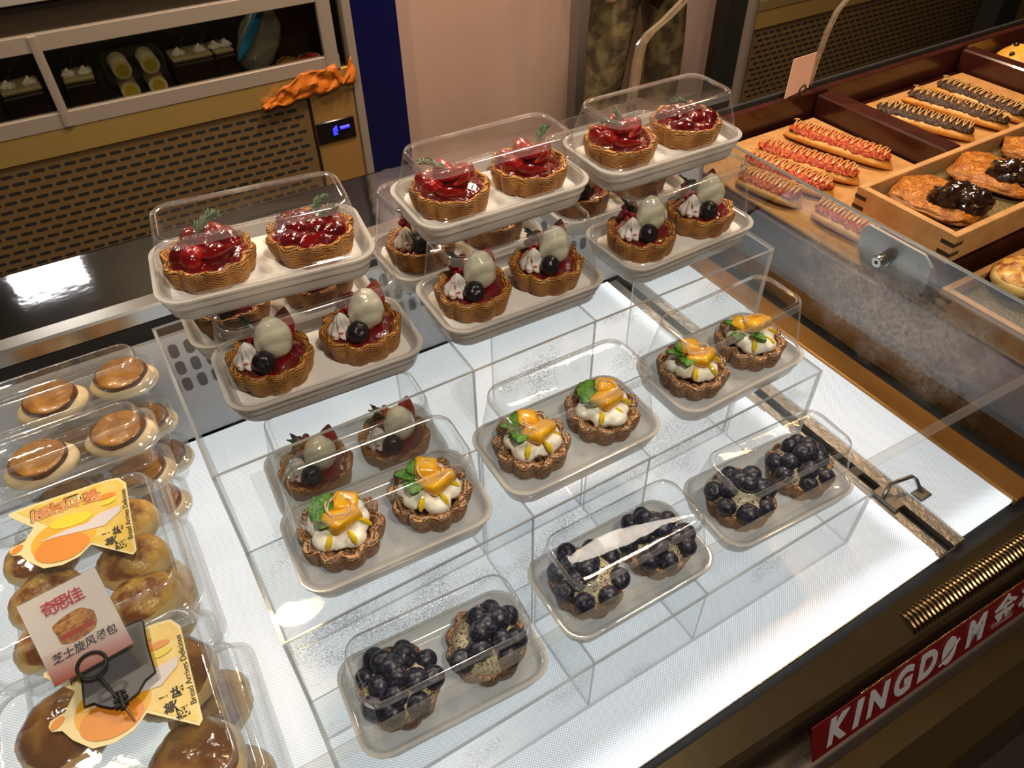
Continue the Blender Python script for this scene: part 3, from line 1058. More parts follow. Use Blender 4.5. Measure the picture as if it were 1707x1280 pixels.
def strawberry_tart(label, box, lx, seed, style, dy=0):
    t = tart_root(label, box, lx, 0, 'strawberry tarts in the top boxes')
    rnd = random.Random(seed)
    crust_mesh(TR, .0205, 10, seed).build('crust', M_crust, t, angle=None)
    dome(TR * .88, .0145, .0105, seed, .35, 90).build('red_glaze', M_jelly, t, angle=None)
    if style == 0:      # glazed pieces with one cut slice facing the front
        for k in range(7):
            a = k * PI / 3 + rnd.uniform(-.3, .3)
            m = MB()
            rr = TR * (.50 if k < 6 else 0)
            straw_whole(m, (rr * math.cos(a), rr * math.sin(a) + .002, .0205 + (.003 if k == 6 else 0)), .024, .0105, rot3(PI / 2 + rnd.uniform(-.5, .5), 0, a + rnd.uniform(-.6, .6)), seed + k)
            m.build('strawberry_piece', M_straw if k in (1, 4) else M_jelly, t)
        m = MB()
        straw_half(m, (TR * .25, -TR * .46, .0275), .031, .0088, rot3(-.75, -.05, .30))
        m.build('strawberry_slice', [M_straw, M_straw_cut], t)
    elif style == 1:    # dark glaze, flat merged pieces
        for k in range(9):
            a = k * PI / 4 + rnd.uniform(-.3, .3)
            m = MB()
            rr = TR * (.58 if k % 2 else .30) if k < 8 else 0
            straw_whole(m, (rr * math.cos(a), rr * math.sin(a), .0185 + .002 * (k % 2 == 0)), .023, .0098, rot3(PI / 2 + rnd.uniform(-.4, .4), 0, a + rnd.uniform(-.8, .8)), seed + k)
            m.build('strawberry_piece', M_jelly, t)
    else:               # heaped halves standing up
        for k, (a, rr, zz) in enumerate([(1.7, .25, .029), (-.9, .32, .028), (3.3, .50, .023), (.4, .55, .023), (2.5, .6, .022), (-2.0, .55, .023), (-1.4, .08, .031)]):
            m = MB()
            if k in (1, 5, 6):
                straw_half(m, (TR * rr * math.cos(a), TR * rr * math.sin(a), zz), .028, .0105, rot3(-.85, .1, a + PI / 2))
                m.build('strawberry_slice', [M_straw, M_straw_cut], t)
            else:
                straw_whole(m, (TR * rr * math.cos(a), TR * rr * math.sin(a), zz - .002), .024, .0110, rot3(.5 * math.cos(a), .5, a), seed + k)
                m.build('strawberry_piece', M_straw, t)
    return t


def berry(m, c, r, rot, seed=0):
    def fn(d, p):
        k = d.z
        q = p * (1 + .02 * nz(d, 3, seed))
        if k > .80:
            ring = math.exp(-((k - .88) / .05) ** 2)
            q = q * (1 + .10 * ring * (0.6 + .4 * math.sin(5 * math.atan2(d.y, d.x))) - .16 * max(0, (k - .90) / .10))
        return q
    m.sphere(c, (r, r, r * .9), 20, 16, fn=fn, rot=rot)


def rosette(m, c, R, H, n=7, seed=0):
    c = Vector(c)
    loops = []
    nu = n * 6
    for i in range(12):
        f = i / 11
        rr = R * (1 - f ** 1.6) * (.95 + .1 * math.sin(f * 9)) + .0003
        loops.append([c + Vector((rr * (1 - .28 * (1 - abs(math.sin(n * (2 * PI * k / nu + f * .9) / 2)))) * math.cos(2 * PI * k / nu), rr * (1 - .28 * (1 - abs(math.sin(n * (2 * PI * k / nu + f * .9) / 2)))) * math.sin(2 * PI * k / nu), H * f)) for k in range(nu)])
    m.loft(loops, True, True)


def lychee_tart(label, box, lx, seed, leafy=True, group='lychee tarts in the lower boxes'):
    t = tart_root(label, box, lx, 0, group)
    rnd = random.Random(seed)
    crust_mesh(TR, .0225, 10, seed, inner=.78).build('crust', M_crust, t, angle=None)
    dome(TR * .85, .0165, .006, seed, .3, 80).build('red_glaze', M_jelly, t, angle=None)
    m = MB()
    m.sphere((.0065, -.003, .0375), (.0155, .0145, .0195), 28, 20, fn=lambda d, p: Vector((p.x * (1 - .16 * d.z), p.y * (1 - .16 * d.z), p.z)) * (1 + .07 * nz(d, 2.4, seed) + .025 * nz(d, 6, seed)))
    m.build('lychee', M_lychee, t)
    m = MB()
    rosette(m, (-.0165, -.003, .0205), .0135, .021, 9, seed)
    m.build('cream_rosette', M_cream_pink, t, angle=None)
    m = MB()
    berry(m, (-.0075, -.0185, .0275), .0098, rot3(.9, -.3, rnd.random()), seed)
    m.build('blueberry', M_blackb, t)
    m = MB()
    straw_half(m, (.0190, .011, .036), .030, .0125, rot3(.4, -1.25, .5))
    m.build('strawberry_slice', [M_straw, M_straw], t)
    m = MB()
    for k in range(16):
        a, zf = k * 2.4, (k + .5) / 16
        rr = .0085 * math.sin(math.acos(1 - 1.7 * zf)) if zf < 1 else 0
        m.sphere((-.003 + rr * math.cos(a), .016 + rr * math.sin(a), .040 - .016 * zf + .002), .0036, 8, 6)
    m.build('raspberry', M_rasp, t)
    if leafy:
        m = MB()
        for k in range(3):
            leaf(m, (-.006, .009, .036), .020, .0032, rot3(0, -.7 - .2 * k, 2.0 + .8 * k), .2)
        m.build('rosemary_sprig', M_rosemary, t)
    return t


def orange_tart(label, box, lx, seed, style):
    t = tart_root(label, box, lx, 0, 'orange cream tarts')
    rnd = random.Random(seed)
    crust_mesh(TR * 1.02, .0215, 10, seed, amp=.19, inner=.74).build('crust', M_crust_dk, t, angle=None)
    m = dome(TR * .74, .0120, .0165, seed, .14, 45, wav=.04)
    for k in range(9):
        a = k * PI / 4.5 + rnd.uniform(-.3, .3)
        rr = TR * rnd.uniform(.34, .52)
        m.sphere((rr * math.cos(a), rr * math.sin(a), .0210 + rnd.uniform(-.002, .002)), (rnd.uniform(.0095, .0125), rnd.uniform(.0085, .0115), rnd.uniform(.0065, .0085)), 18, 10, fn=lambda d, p: p * (1 + .14 * nz(d, 2, seed + k)))
    co = m.build('whipped_cream', M_cream, t, angle=None)
    rm = co.modifiers.new('merge', 'REMESH')
    rm.mode = 'VOXEL'
    rm.voxel_size = .0013
    rm.use_smooth_shade = True
    sm = co.modifiers.new('soften', 'SMOOTH')
    sm.factor = .5
    sm.iterations = 5

    def cube(c, sx, sy, sz, R):
        m = MB()
        loops = []
        for (f, k) in ((-1, .80), (-.6, .97), (.35, 1.0), (.8, .90), (1, .66)):
            loops.append([Vector(c) + R @ (Vector((x * k, y * k, sz * f)) + Vector((.0012 * nz((x, y, f), 90, seed + 4), 0, .0016 * nz((x, y, f), 120, seed)))) for x, y, _ in rrect(sx, sy, min(sx, sy) * .35, 0, 4)])
        m.loft(loops, True, True)
        return m.build('orange_segment', M_orange, t, angle=60)
    if style == 0:
        cube((.003, -.001, .0305), .0145, .0115, .0058, rot3(-.25, .10, .30))
        cube((.0105, .0110, .0320), .0105, .0090, .0058, rot3(.1, .25, -.35))
        leaves = [((-.020, .006, .0285), .026, .0095, rot3(.2, -.05, .55)), ((-.020, .004, .027), .016, .0070, rot3(-.3, .05, -.5))]
    elif style == 1:
        cube((.006, -.003, .0305), .0145, .0120, .0060, rot3(-.30, .10, .45))
        cube((.003, .0125, .0335), .0100, .0090, .0060, rot3(.1, .2, -.4))
        leaves = [((-.010, .006, .031), .015, .0068, rot3(.3, -.2, 2.6)), ((-.010, .004, .031), .014, .0066, rot3(-.2, -.1, -2.2)), ((-.009, .009, .032), .013, .0060, rot3(.2, -.3, 1.2))]
    else:
        cube((.007, .005, .0325), .0165, .0125, .0060, rot3(-.35, .15, .15))
        cube((-.007, .013, .0310), .0090, .0085, .0060, rot3(-.1, -.2, .4))
        leaves = [((-.013, .006, .031), .015, .0066, rot3(.3, -.2, 2.2)), ((-.010, -.006, .030), .014, .0070, rot3(-.3, .0, -1.2)), ((-.016, .002, .030), .013, .0060, rot3(.1, -.1, -2.6))]
    for c, L, W, R in leaves:
        m = MB()
        leaf(m, c, L * 1.25, W * 1.25, R)
        m.build('mint_leaf', M_mint, t)
    for a, r0 in ((-2.25, .017), (-1.35, .016), (-.55, .020)):
        m = MB()
        rr = TR * .80
        pts = [(rr * f * math.cos(a), rr * f * math.sin(a), .0148 + .0175 * math.sqrt(max(0, 1 - f * f)) + .0012) for f in (.55, .70, .82, .92)]
        m.tube(pts, [.0008, .0024, .0028, .0012], 8)
        m.build('syrup_streak', M_syrup, t)
    m = MB()
    for k in range(3):
        a0 = rnd.random() * 6
        pts = [(.004 + .012 * math.cos(a0 + f * 3.6) * (1 - f * .4), .004 + .011 * math.sin(a0 + f * 3.6), .0385 + .003 * math.sin(f * 7 + k)) for f in [i / 9 for i in range(10)]]
        m.tube(pts, .0006, 5)
    m.build('candied_peel', M_peel, t)
    return t


def blueberry_tart(label, box, lx, seed, nb=14):
    t = tart_root(label, box, lx, 0, 'blueberry tarts')
    rnd = random.Random(seed)
    crust_mesh(TR * 1.0, .0210, 10, seed, amp=.14, inner=.78).build('crust', M_crust_dk, t, angle=None)
    dome(TR * .84, .0150, .0195, seed, .2, 55).build('custard', M_custard, t, angle=None)
    placed = []
    lay = [(.78, 8, .0245), (.46, 5, .0335), (.12, 2, .0405)]
    for rf, cnt, z in lay:
        a0 = rnd.random() * 6
        for k in range(cnt):
            if rnd.random() < .16 and rf > .3:
                continue
            a = a0 + 2 * PI * k / cnt + rnd.uniform(-.14, .14)
            r = rnd.uniform(.0092, .0112)
            rr = TR * rf * rnd.uniform(.93, 1.04)
            m = MB()
            berry(m, (rr * math.cos(a), rr * math.sin(a), z + rnd.uniform(-.0015, .0015)), r, rot3(rnd.uniform(-1.0, 1.0), rnd.uniform(-1.0, 1.0), rnd.random() * 6), seed + k)
            m.build('blueberry', M_blueb, t)
    return t


POS = ['leftmost', 'middle', 'rightmost']
SX = 0.0405
# top row: strawberry tarts, shallow boxes standing on the lychee boxes
ZL = H3 + .0882
for i, (x, y, yaw) in enumerate([(.102, .108, -7.5), (.313, .104, -1.5), (.497, .098, -1.0)]):
    b = tart_box('shallow clear box of two strawberry tarts, %s on top of the lychee boxes' % POS[i], x, y, ZL, yaw, .0640, 'shallow boxes of strawberry tarts')
    sd = [0, 2, 2][i]
    t1 = strawberry_tart('glazed strawberry tart in the left half of the %s top box' % POS[i], b, -SX, 11 + i, sd)
    t2 = strawberry_tart('glazed strawberry tart in the right half of the %s top box' % POS[i], b, SX, 21 + i, [1, 2, 1][i])
    if i == 0:
        rosemary(t1, (-.006, .000, .030), .028, .75, 5, .25)
        rosemary(t1, (-.004, .004, .031), .026, .60, 15, .12)
        rosemary(t2, (.004, .002, .027), .022, .55, 6, .30)
        rosemary(t2, (.006, -.004, .027), .019, .1, 9, .15)
    elif i == 1:
        rosemary(t1, (.000, .000, .032), .026, 2.5, 7, .18)
        rosemary(t2, (.010, .002, .031), .024, .55, 8, .35)
    else:
        rosemary(t1, (-.004, -.002, .032), .018, 1.3, 12, .6)
        rosemary(t1, (-.006, -.006, .031), .020, 2.6, 13, .3)
        rosemary(t2, (.004, -.002, .030), .024, 2.8, 14, .25)

# lychee tarts, tall boxes on the tallest step
for i, (x, y, yaw) in enumerate([(.119, .0735, -3.0), (.312, .0690, -1.5), (.506, .0640, 1.5)]):
    b = tart_box('tall clear box of two lychee tarts, %s in its front row' % POS[i], x, y, H3, yaw, .088, 'tall boxes of lychee tarts')
    lychee_tart('lychee, cream and blueberry tart in the left half of the %s lychee box' % POS[i], b, -SX, 31 + i)
    lychee_tart('lychee, cream and blueberry tart in the right half of the %s lychee box' % POS[i], b, SX, 41 + i, i != 0)
# a second row behind them, mostly hidden
for i, x in enumerate([.112, .306, .500]):
    b = tart_box('tall clear tart box standing behind the %s lychee box, mostly hidden' % POS[i], x, .168, H3, [-2, 1, 0][i], .088, 'tall boxes of lychee tarts')
    lychee_tart('lychee tart half hidden behind the %s lychee box, left one' % POS[i], b, -SX, 51 + i)
    lychee_tart('lychee tart half hidden behind the %s lychee box, right one' % POS[i], b, SX, 61 + i)
# one more box under the tallest step
b = tart_box('clear tart box standing inside the tallest acrylic step, behind the left orange tarts', .128, .062, .0605, -3, .088, 'tall boxes of lychee tarts', True)
m = MB(); m.box(.03, .226, .006, .118, .057, .060)
tag(m.build('acrylic_shelf', M_acr, smooth=False), 'clear acrylic shelf inside the tallest step carrying one tart box', 'shelf')
lychee_tart('tart with raspberry and white cream seen through the step front, left one', b, -SX, 71)
lychee_tart('tart with a red berry and green leaf seen through the step front, right one', b, SX, 72)

# orange tarts on the middle step
for i, (x, y, yaw) in enumerate([(.117, -.0470, -3.0), (.304, -.0465, -0.5), (.499, -.0460, 1.0)]):
    b = tart_box('tall clear box of two orange cream tarts, %s on the middle step' % POS[i], x, y, H2, yaw, .088, 'boxes of orange cream tarts', True)
    orange_tart('orange cream tart with mint in the left half of the %s orange tart box' % POS[i], b, -SX, 81 + i, [0, 1, 1][i])
    orange_tart('orange cream tart with mint in the right half of the %s orange tart box' % POS[i], b, SX, 91 + i, [1, 0, 2][i])

# blueberry tarts on the lowest step
for i, (x, y, yaw) in enumerate([(.111, -.1475, -3.5), (.304, -.1455, -0.5), (.494, -.1500, -3.0)]):
    b = tart_box('clear box of two blueberry tarts, %s on the lowest step behind the front glass' % POS[i], x, y, H1, yaw, .080, 'boxes of blueberry tarts', True)
    blueberry_tart('dusted blueberry tart in the left half of the %s blueberry box' % POS[i], b, -SX, 101 + i)
    blueberry_tart('dusted blueberry tart in the right half of the %s blueberry box' % POS[i], b, SX, 111 + i)
# ------------------------------------------------------------------ bread boxes on the left
M_box = clear_mat('clear_bread_box', base=0.045, gain=0.55, power=2.4, rough=0.05, scratch=0.5, body=0.04, bodycol=(0.9, 0.9, 0.9))


def bread_box(label, x, y, z, hx, hy, h, yaw=0, group='clear boxes of bread'):
    b = thing('bread_box', label, 'bread box', (x, y, z), math.radians(yaw), group)
    n = 6
    zr = h * .48
    m = MB()
    m.loft([rrect(hx - .012, hy - .012, .014, .0005, n), rrect(hx - .009, hy - .009, .016, .002, n), rrect(hx - .003, hy - .003, .019, zr - .003, n), rrect(hx - .002, hy - .002, .020, zr - .001, n), rrect(hx + .003, hy + .003, .022, zr, n), rrect(hx + .003, hy + .003, .022, zr + .001, n)][::-1], False, True)
    m.build('box_base', M_box, b, angle=60)
    m = MB()
    A = [rrect(hx + .0035, hy + .0035, .022, zr + .0015, n), rrect(hx + .0035, hy + .0035, .022, zr + .003, n), rrect(hx - .0005, hy - .0005, .020, zr + .0035, n), rrect(hx - .002, hy - .002, .019, zr + .007, n), rrect(hx - .004, hy - .004, .018, zr + .0075, n)]
    B = [A[-1], rrect(hx - .009, hy - .009, .017, h - .004, n)]
    T = [B[-1], rrect(hx - .0105, hy - .0105, .016, h - .0012, n), rrect(hx - .0125, hy - .0125, .015, h - .0001, n)]
    U = [T[-1], rrect(hx - .0150, hy - .0150, .013, h - .0002, n), rrect(hx - .0162, hy - .0162, .012, h - .0014, n)]
    m.cur = 1
    m.loft(A)
    m.loft(T)
    m.cur = 0
    m.loft(B)
    m.loft(U, False, True)
    m.build('lid', [M_box, M_lid_edge], b, angle=60)
    return b


def disc_bun(label, x, y, z, rx, ry, seed, yaw=0, tilt=0.0):
    t = thing('ham_bun', label, 'bread bun', (x, y, z), yaw, 'buns with a browned disc')
    m = MB()
    m.sphere((0, 0, .0155), (rx, ry, .0155), 32, 16, fn=lambda d, p: p * (1 + .04 * nz(d, 2.2, seed)))
    m.build('bun', M_dough, t, angle=None)
    m = MB()
    loops = []
    for (f, zz) in ((1.0, -.006), (1.03, .0012), (1.0, .0032), (.94, .0036)):
        loops.append([(rx * .76 * f * math.cos(a) * (1 + .05 * nz((math.cos(a), math.sin(a), 0), 1.6, seed)), ry * .80 * f * math.sin(a) * (1 + .05 * nz((math.cos(a), math.sin(a), 1), 1.6, seed)), .0262 + zz) for a in [2 * PI * k / 40 for k in range(40)]])
    m.loft(loops, True, True)
    d = m.build('browned_rim', M_disc_rim, t)
    dome(rx * .715, .0290, .003, seed, .8, 60).build('browned_disc', M_disc, t, angle=None)
    t.children[-1].scale = (1, ry * .75 / (rx * .715), 1)
    t.rotation_euler = (tilt, 0, yaw)
    return t


def roll_bun(label, x, y, z, rx, ry, rz, seed, yaw, mat, group):
    t = thing('bread_roll', label, 'bread roll', (x, y, z), yaw, group)
    m = MB()

    def fn(d, p):
        q = p * (1 + .07 * nz(d, 2.0, seed) + .02 * nz(d, 7, seed))
        q.z += rz * .10 * nz((d.x, d.y, 0), 4.5, seed + 3) * max(0, d.z)
        return q
    m.sphere((0, 0, rz), (rx, ry, rz), 36, 20, fn=fn)
    m.build('bun', M_bunpale, t, angle=None)
    m = MB()
    loops = []
    for i in range(9):
        f = i / 8
        th = (1 - f) * 1.12 + .02
        lp = []
        for k in range(40):
            a = 2 * PI * k / 40
            th2 = th * (1 + .12 * nz((math.cos(a), math.sin(a), 2), 1.8, seed))
            d = Vector((math.sin(th2) * math.cos(a), math.sin(th2) * math.sin(a), math.cos(th2)))
            p = Vector((d.x * rx, d.y * ry, d.z * rz)) * (1 + .07 * nz(d, 2.0, seed) + .02 * nz(d, 7, seed) + .02 * f ** .3 + .012)
            p.z += rz * (1 + .10 * nz((d.x, d.y, 0), 4.5, seed + 3) * max(0, d.z)) + rz * .05 * nz(d, 9, seed + 1)
            lp.append(p)
        loops.append(lp)
    m.loft(loops, False, True)
    m.build('baked_top', mat, t, angle=None)
    return t


M_sticker = pm('yellow_sticker', (0.72, 0.50, 0.06), 0.35, var=(90, (0.76, 0.58, 0.16), 0.4, 0.6))
M_stk_border = pm('cream_sticker_border', (0.80, 0.70, 0.36), 0.4)
M_stk_orange = pm('orange_print', (0.72, 0.26, 0.02), 0.4)
M_stk_amber = pm('amber_print', (0.80, 0.42, 0.03), 0.4)
M_stk_lime = pm('lime_yellow_print', (0.74, 0.66, 0.03), 0.4)
M_stk_white = pm('pale_lilac_print', (0.66, 0.63, 0.66), 0.4)
M_ink = pm('black_ink', (0.012, 0.010, 0.010), 0.5)
M_ink_or = pm('orange_ink', (0.75, 0.20, 0.05), 0.5)
STK = [(-.1865, .2033), (-.1659, .2035), (-.0974, .1981), (-.0875, .1955), (-.0853, .1943), (-.0802, .1838), (-.0872, .0930), (-.0911, .0893), (-.1230, .1222), (-.1348, .1138), (-.1495, .1122), (-.1648, .1171), (-.1764, .1325), (-.1819, .1443), (-.1890, .1480), (-.1905, .1530), (-.1885, .1575), (-.1774, .1588), (-.1676, .1723), (-.1870, .1995)]


def sticker(box, dx, dy, rot):
    piv = Vector((-.0901, .0948, 0))
    W = Matrix.Translation((dx, dy, 0)) @ Matrix.Translation(piv) @ Matrix.Rotation(rot, 4, 'Z') @ Matrix.Translation(-piv)
    inv = Matrix.Rotation(-box.rotation_euler[2], 4, 'Z') @ Matrix.Translation(-Vector(box.location))
    M = inv @ W
    z0 = box.location.z + box['h'] - .0001

    def poly(name, pts, lift, mat, par):
        m = MB()
        m.prism(pts, z0 + lift, z0 + lift + .0003, M)
        return m.build(name, mat, par, False)
    st = poly('sticker', STK, 0, M_stk_border, box)
    cx = sum(p[0] for p in STK) / len(STK)
    cy = sum(p[1] for p in STK) / len(STK)
    yel = [(-.1800, .2005), (-.0975, .1958), (-.0868, .1920), (-.0825, .1835), (-.0890, .0955), (-.0912, .0925), (-.1225, .1250), (-.1500, .1600)]
    poly('sticker_print', yel, .0003, M_sticker, st)

    def ell(cx, cy, a, b, ang, n=28, k0=0, k1=None):
        return [(cx + a * math.cos(t) * math.cos(ang) - b * math.sin(t) * math.sin(ang), cy + a * math.cos(t) * math.sin(ang) + b * math.sin(t) * math.cos(ang)) for t in [2 * PI * k / n for k in range(n)]]
    poly('sticker_print', ell(-.1440, .1430, .0290, .0240, -.25), .0005, M_stk_amber, st)
    poly('sticker_print', ell(-.1470, .1330, .0240, .0165, -.20), .0007, M_stk_orange, st)
    poly('sticker_print', ell(-.1350, .1620, .0190, .0080, -.15), .0009, M_stk_lime, st)
    poly('sticker_print', [(-.1660, .1500), (-.1500, .1480), (-.1300, .1430), (-.1080, .1380), (-.0920, .1480), (-.0890, .1560), (-.1100, .1560), (-.1220, .1500), (-.1400, .1520)], .0010, M_stk_white, st)
    poly('sticker_print', ell(-.1840, .1525, .0060, .0035, .5), .0007, M_stk_orange, st)
    poly('sticker_print', ell(-.1010, .1755, .0095, .0035, -.1), .0009, M_stk_orange, st)
    poly('sticker_print', ell(-.0990, .1665, .0075, .0028, .1), .0011, M_stk_lime, st)

    def tx(name, s, size, o, xdir, mat, lift, bold=0.0):
        xd_ = Vector((xdir[0], xdir[1], 0)).normalized()
        F = Matrix.Translation((0, 0, z0 + lift)) @ frame((o[0], o[1], 0), xd_, Vector((-xd_.y, xd_.x, 0)))
        return text_obj(name, s, size, M @ F, mat, st, .0002, 0, bold)
    for ch, o in zip('\u9910\u5305\u9a7e\u5230', [(-.1132, .1845), (-.1292, .1868), (-.1446, .1876), (-.1599, .1876)]):
        tx('sticker_lettering', ch, .0185, (o[0] - .0008, o[1] + .0010), (-1, .04), M_ink, .0008, .0005)
        tx('sticker_lettering', ch, .0180, o, (-1, .04), M_stk_border, .0012, .0006)
        tx('sticker_lettering', ch, .0180, o, (-1, .04), M_ink_or, .0014, .00005)
    for ch, o in zip('\u8d85\u7f8e\u5473', [(-.098, .1066), (-.1052, .1160), (-.0973, .1262)]):
        tx('sticker_lettering', ch, .0105, o, (.15, 1), M_ink, .0009, .0003)
    tx('sticker_lettering', '!', .0100, (-.1085, .1275), (.15, 1), M_ink, .0009)
    tx('sticker_lettering', 'Bread Arrives Delicious', .0070, (-.0868, .1420), (.075, 1), M_ink, .0011)


# four-packs with stickers
def pack(y, x, lower, which, mat, bl, stack_lbl):
    pass


BH = .0705
bC = bread_box('clear square box of small browned rolls with a yellow sticker, behind the price card', -.139, .1185, DZ + BH + .0006, .089, .0885, BH)
bC['h'] = BH
bC2 = bread_box('clear square box under the sticker box of small browned rolls', -.136, .1185, DZ, .089, .0885, BH)
bD = bread_box('clear square box of glossy brown rolls with a yellow sticker, nearest in the left row', -.138, -.0665, DZ + BH + .0006, .090, .0900, BH, 0)
bD['h'] = BH
bD2 = bread_box('clear square box under the nearest sticker box, poking out to the right', -.124, -.0690, DZ, .090, .0900, BH, -1.5)
nm = ['back left', 'back right', 'middle left', 'middle right', 'front left', 'front right']
for k in range(6):
    c, r = k % 2, k // 2
    roll_bun('small browned roll in the sticker box behind the card, %s one' % nm[k], -.178 + .078 * c, .170 - .052 * r, DZ + BH + .003, .035, .0275, .024, 200 + k, .1 * (k % 3 - 1), M_bun, 'small browned rolls')
for k in range(2):
    roll_bun('browned roll in the lower box behind the card, %s one' % ['left', 'right'][k], -.178 + .082 * k, .118, DZ + .002, .036, .060, .024, 220 + k, 0, M_bun, 'small browned rolls')
nm = ['back left', 'back right', 'front left', 'front right']
for k in range(4):
    c, r = k % 2, k // 2
    roll_bun('glossy brown roll in the nearest sticker box, %s one' % nm[k], -.180 + .086 * c, -.024 - .086 * r, DZ + BH + .003, .038, .038, .024, 230 + k, .4 * k, M_bundark, 'glossy brown rolls')
    if c == 1:
        roll_bun('glossy brown roll in the lowest nearest box, %s one' % nm[k], -.168 + .086 * c, -.026 - .086 * r, DZ + .002, .038, .038, .023, 240 + k, .4 * k, M_bun, 'glossy brown rolls')
sticker(bC, 0, 0, 0)
sticker(bD, .0127, -.1920, math.radians(2))

# two stacks of boxes with disc buns behind
for (yc, h, zt, lab, xs, xc) in ((.3200, .0655, 3, 'rear', (-.124, -.050), -.112), (.2480, .0585, 3, 'second', (-.149, -.071), -.130)):
    for lv in range(zt):
        lev = ['lowest', 'middle', 'topmost'][lv]
        bread_box('clear box of disc buns, %s of the %s stack at the left' % (lev, lab), xc, yc, DZ + lv * (h + .0004), .093, .0325, h, 0, 'clear boxes of disc buns')
        for k, x in enumerate(xs):
            disc_bun('pale oval bun with browned disc in the %s box of the %s stack, %s one' % (lev, lab, ['left', 'right'][k]), x, yc, DZ + lv * (h + .0004) + .003 + (.010 if lv == 2 else .004), .0365, .0300, 250 + int(yc * 100) + lv * 7 + k, .08 - .3 * k)

# ------------------------------------------------------------------ price sign standing on the nearest box
sg = thing('price_sign', 'tilted white and red price card in a black ring clip on the nearest bread box', 'price sign', (-.12, -.03, DZ + 2 * BH))
so = Vector((0, 0, 0)) - sg.location
BRc, BLc, TLc, TRc = Vector((-.1037, -.0221, .075)), Vector((-.1631, -.0283, .075)), Vector((-.1800, .0300, .112)), Vector((-.1218, .0400, .112))
Mf = frame(BLc, BRc - BLc, TLc - BLc)
wC, hC = (BRc - BLc).length, (TLc - BLc).dot(Vector(Mf.col[1][:3]))
m = MB()
m.prism([(0, 0), (wC, 0), (wC, hC), (0, hC)], -.0005, .0005, Mf)
card = m.build('card', pm('white_card', (0.62, 0.59, 0.57), 0.3), sg, False, loc=so)
m = MB()
m.prism([(-.001, -.001), (wC + .002, -.001), (wC + .002, hC + .002), (-.001, hC + .002)], -.0012, -.0006, Mf)
m.build('card_sleeve', M_box, card, False)
M_cardfade, nt, p, out = newmat('red_fade_print')
N, L = nt.nodes.new, nt.links.new
tc = N('ShaderNodeTexCoord'); sp = N('ShaderNodeSeparateXYZ'); L(tc.outputs['Generated'], sp.inputs[0])
rp = N('ShaderNodeValToRGB'); rp.color_ramp.elements[0].color = (0.30, 0.03, 0.012, 1); rp.color_ramp.elements[1].color = (0.62, 0.59, 0.57, 1); rp.color_ramp.elements[1].position = .95
L(sp.outputs[1], rp.inputs[0]); L(rp.outputs[0], p.inputs['Base Color']); p.inputs['Roughness'].default_value = .3
m = MB()
m.prism([(0, 0), (wC, 0), (wC, hC * .36), (0, hC * .36)], .0005, .0007, Mf)
m.build('card_print', M_cardfade, card, False)
M_red_ink = pm('red_ink', (0.42, 0.02, 0.03), 0.4)


def pic_blob(cx, cy, a, b, mat, lift, seed, name='card_print'):
    m = MB()
    m.prism([(cx + a * math.copysign(abs(math.cos(t)) ** .6, math.cos(t)) * (1 + .06 * math.sin(5 * t + seed)), cy + b * math.copysign(abs(math.sin(t)) ** .6, math.sin(t)) * (1 + .06 * math.cos(4 * t + seed))) for t in [2 * PI * k / 40 for k in range(40)]], lift, lift + .0002, Mf)
    return m.build(name, mat, card, False)


pic_blob(wC * .50, hC * .50, wC * .25, hC * .155, pm('picture_brown', (0.20, 0.06, 0.02), 0.4, var=(220, (0.42, 0.20, 0.04), .4, .6)), .0008, 1)
pic_blob(wC * .50, hC * .555, wC * .20, hC * .055, pm('picture_gold', (0.48, 0.25, 0.05), 0.4, var=(260, (0.30, 0.07, 0.02), .4, .6)), .0010, 2)
pic_blob(wC * .51, hC * .44, wC * .21, hC * .030, pm('picture_red', (0.32, 0.03, 0.015), 0.4), .0010, 3)
for k, ch in enumerate('\u5947\u601d\u4f73'):
    text_obj('card_lettering', ch, .0125, Mf @ Matrix.Translation((wC * (.32 + .165 * k), hC * .80, .0012)), M_red_ink, card, .0002, 0, .00015)
text_obj('card_lettering', '\u829d\u58eb\u65cb\u98ce\u9910\u5305', .0082, Mf @ Matrix.Translation((wC * .50, hC * .255, .0012)), M_ink, card, .0002, .15, .0001)
m = MB()
rc = Vector((-.1340, -.0275, .0800))
ax_, ay_ = Vector(Mf.col[0][:3]), Vector(Mf.col[1][:3])
zf = Vector(Mf.col[2][:3])
m.tube([rc + zf * .002 + ax_ * .0105 * math.cos(t) + ay_ * .0088 * math.sin(t) for t in [2 * PI * k / 28 for k in range(29)]], .0014, 8, False)
m.build('ring_clip', M_black, sg, loc=so)
m = MB()
m.tube([rc + zf * .002 - ay_ * .0088, Vector((-.1320, -.0375, .0745)), Vector((-.1270, -.0520, .0640)), Vector((-.1237, -.0605, .0595))], .0013, 8)
m.build('stem', M_black, sg, loc=so)
m = MB()
for dz, ln in ((0, .0052), (.006, .0048), (-.006, .0045)):
    c = Vector((-.1243, -.0560, .0612)) + Vector((0.0018, -.8, .0)) * dz
    m.tube([c - Vector((ln, 0, 0)), c + Vector((ln, 0, 0))], .0017, 8)
m.tube([(-.1243, -.050, .0630), (-.1237, -.0640, .0600)], .0024, 8)
m.build('spring_clip', M_black, sg, loc=so)
CR = [(-.1104, .0110), (-.0973, .0102), (-.0961, .0062), (-.0977, -.0166), (-.0968, -.0446), (-.1054, -.0475), (-.1120, -.0550), (-.1233, -.0588), (-.1328, -.0569), (-.1406, -.0499), (-.1439, -.0457), (-.1509, -.0447), (-.1498, -.0285), (-.1491, -.0143)]
m = MB()
m.prism(CR, .0555, .0570)
pl = m.build('plate', pm('grey_plate', (0.10, 0.105, 0.115), 0.5), sg, False, loc=so)
m = MB()
m.tube([(x, y, .0570) for x, y in CR + CR[:1]], .0008, 6, False)
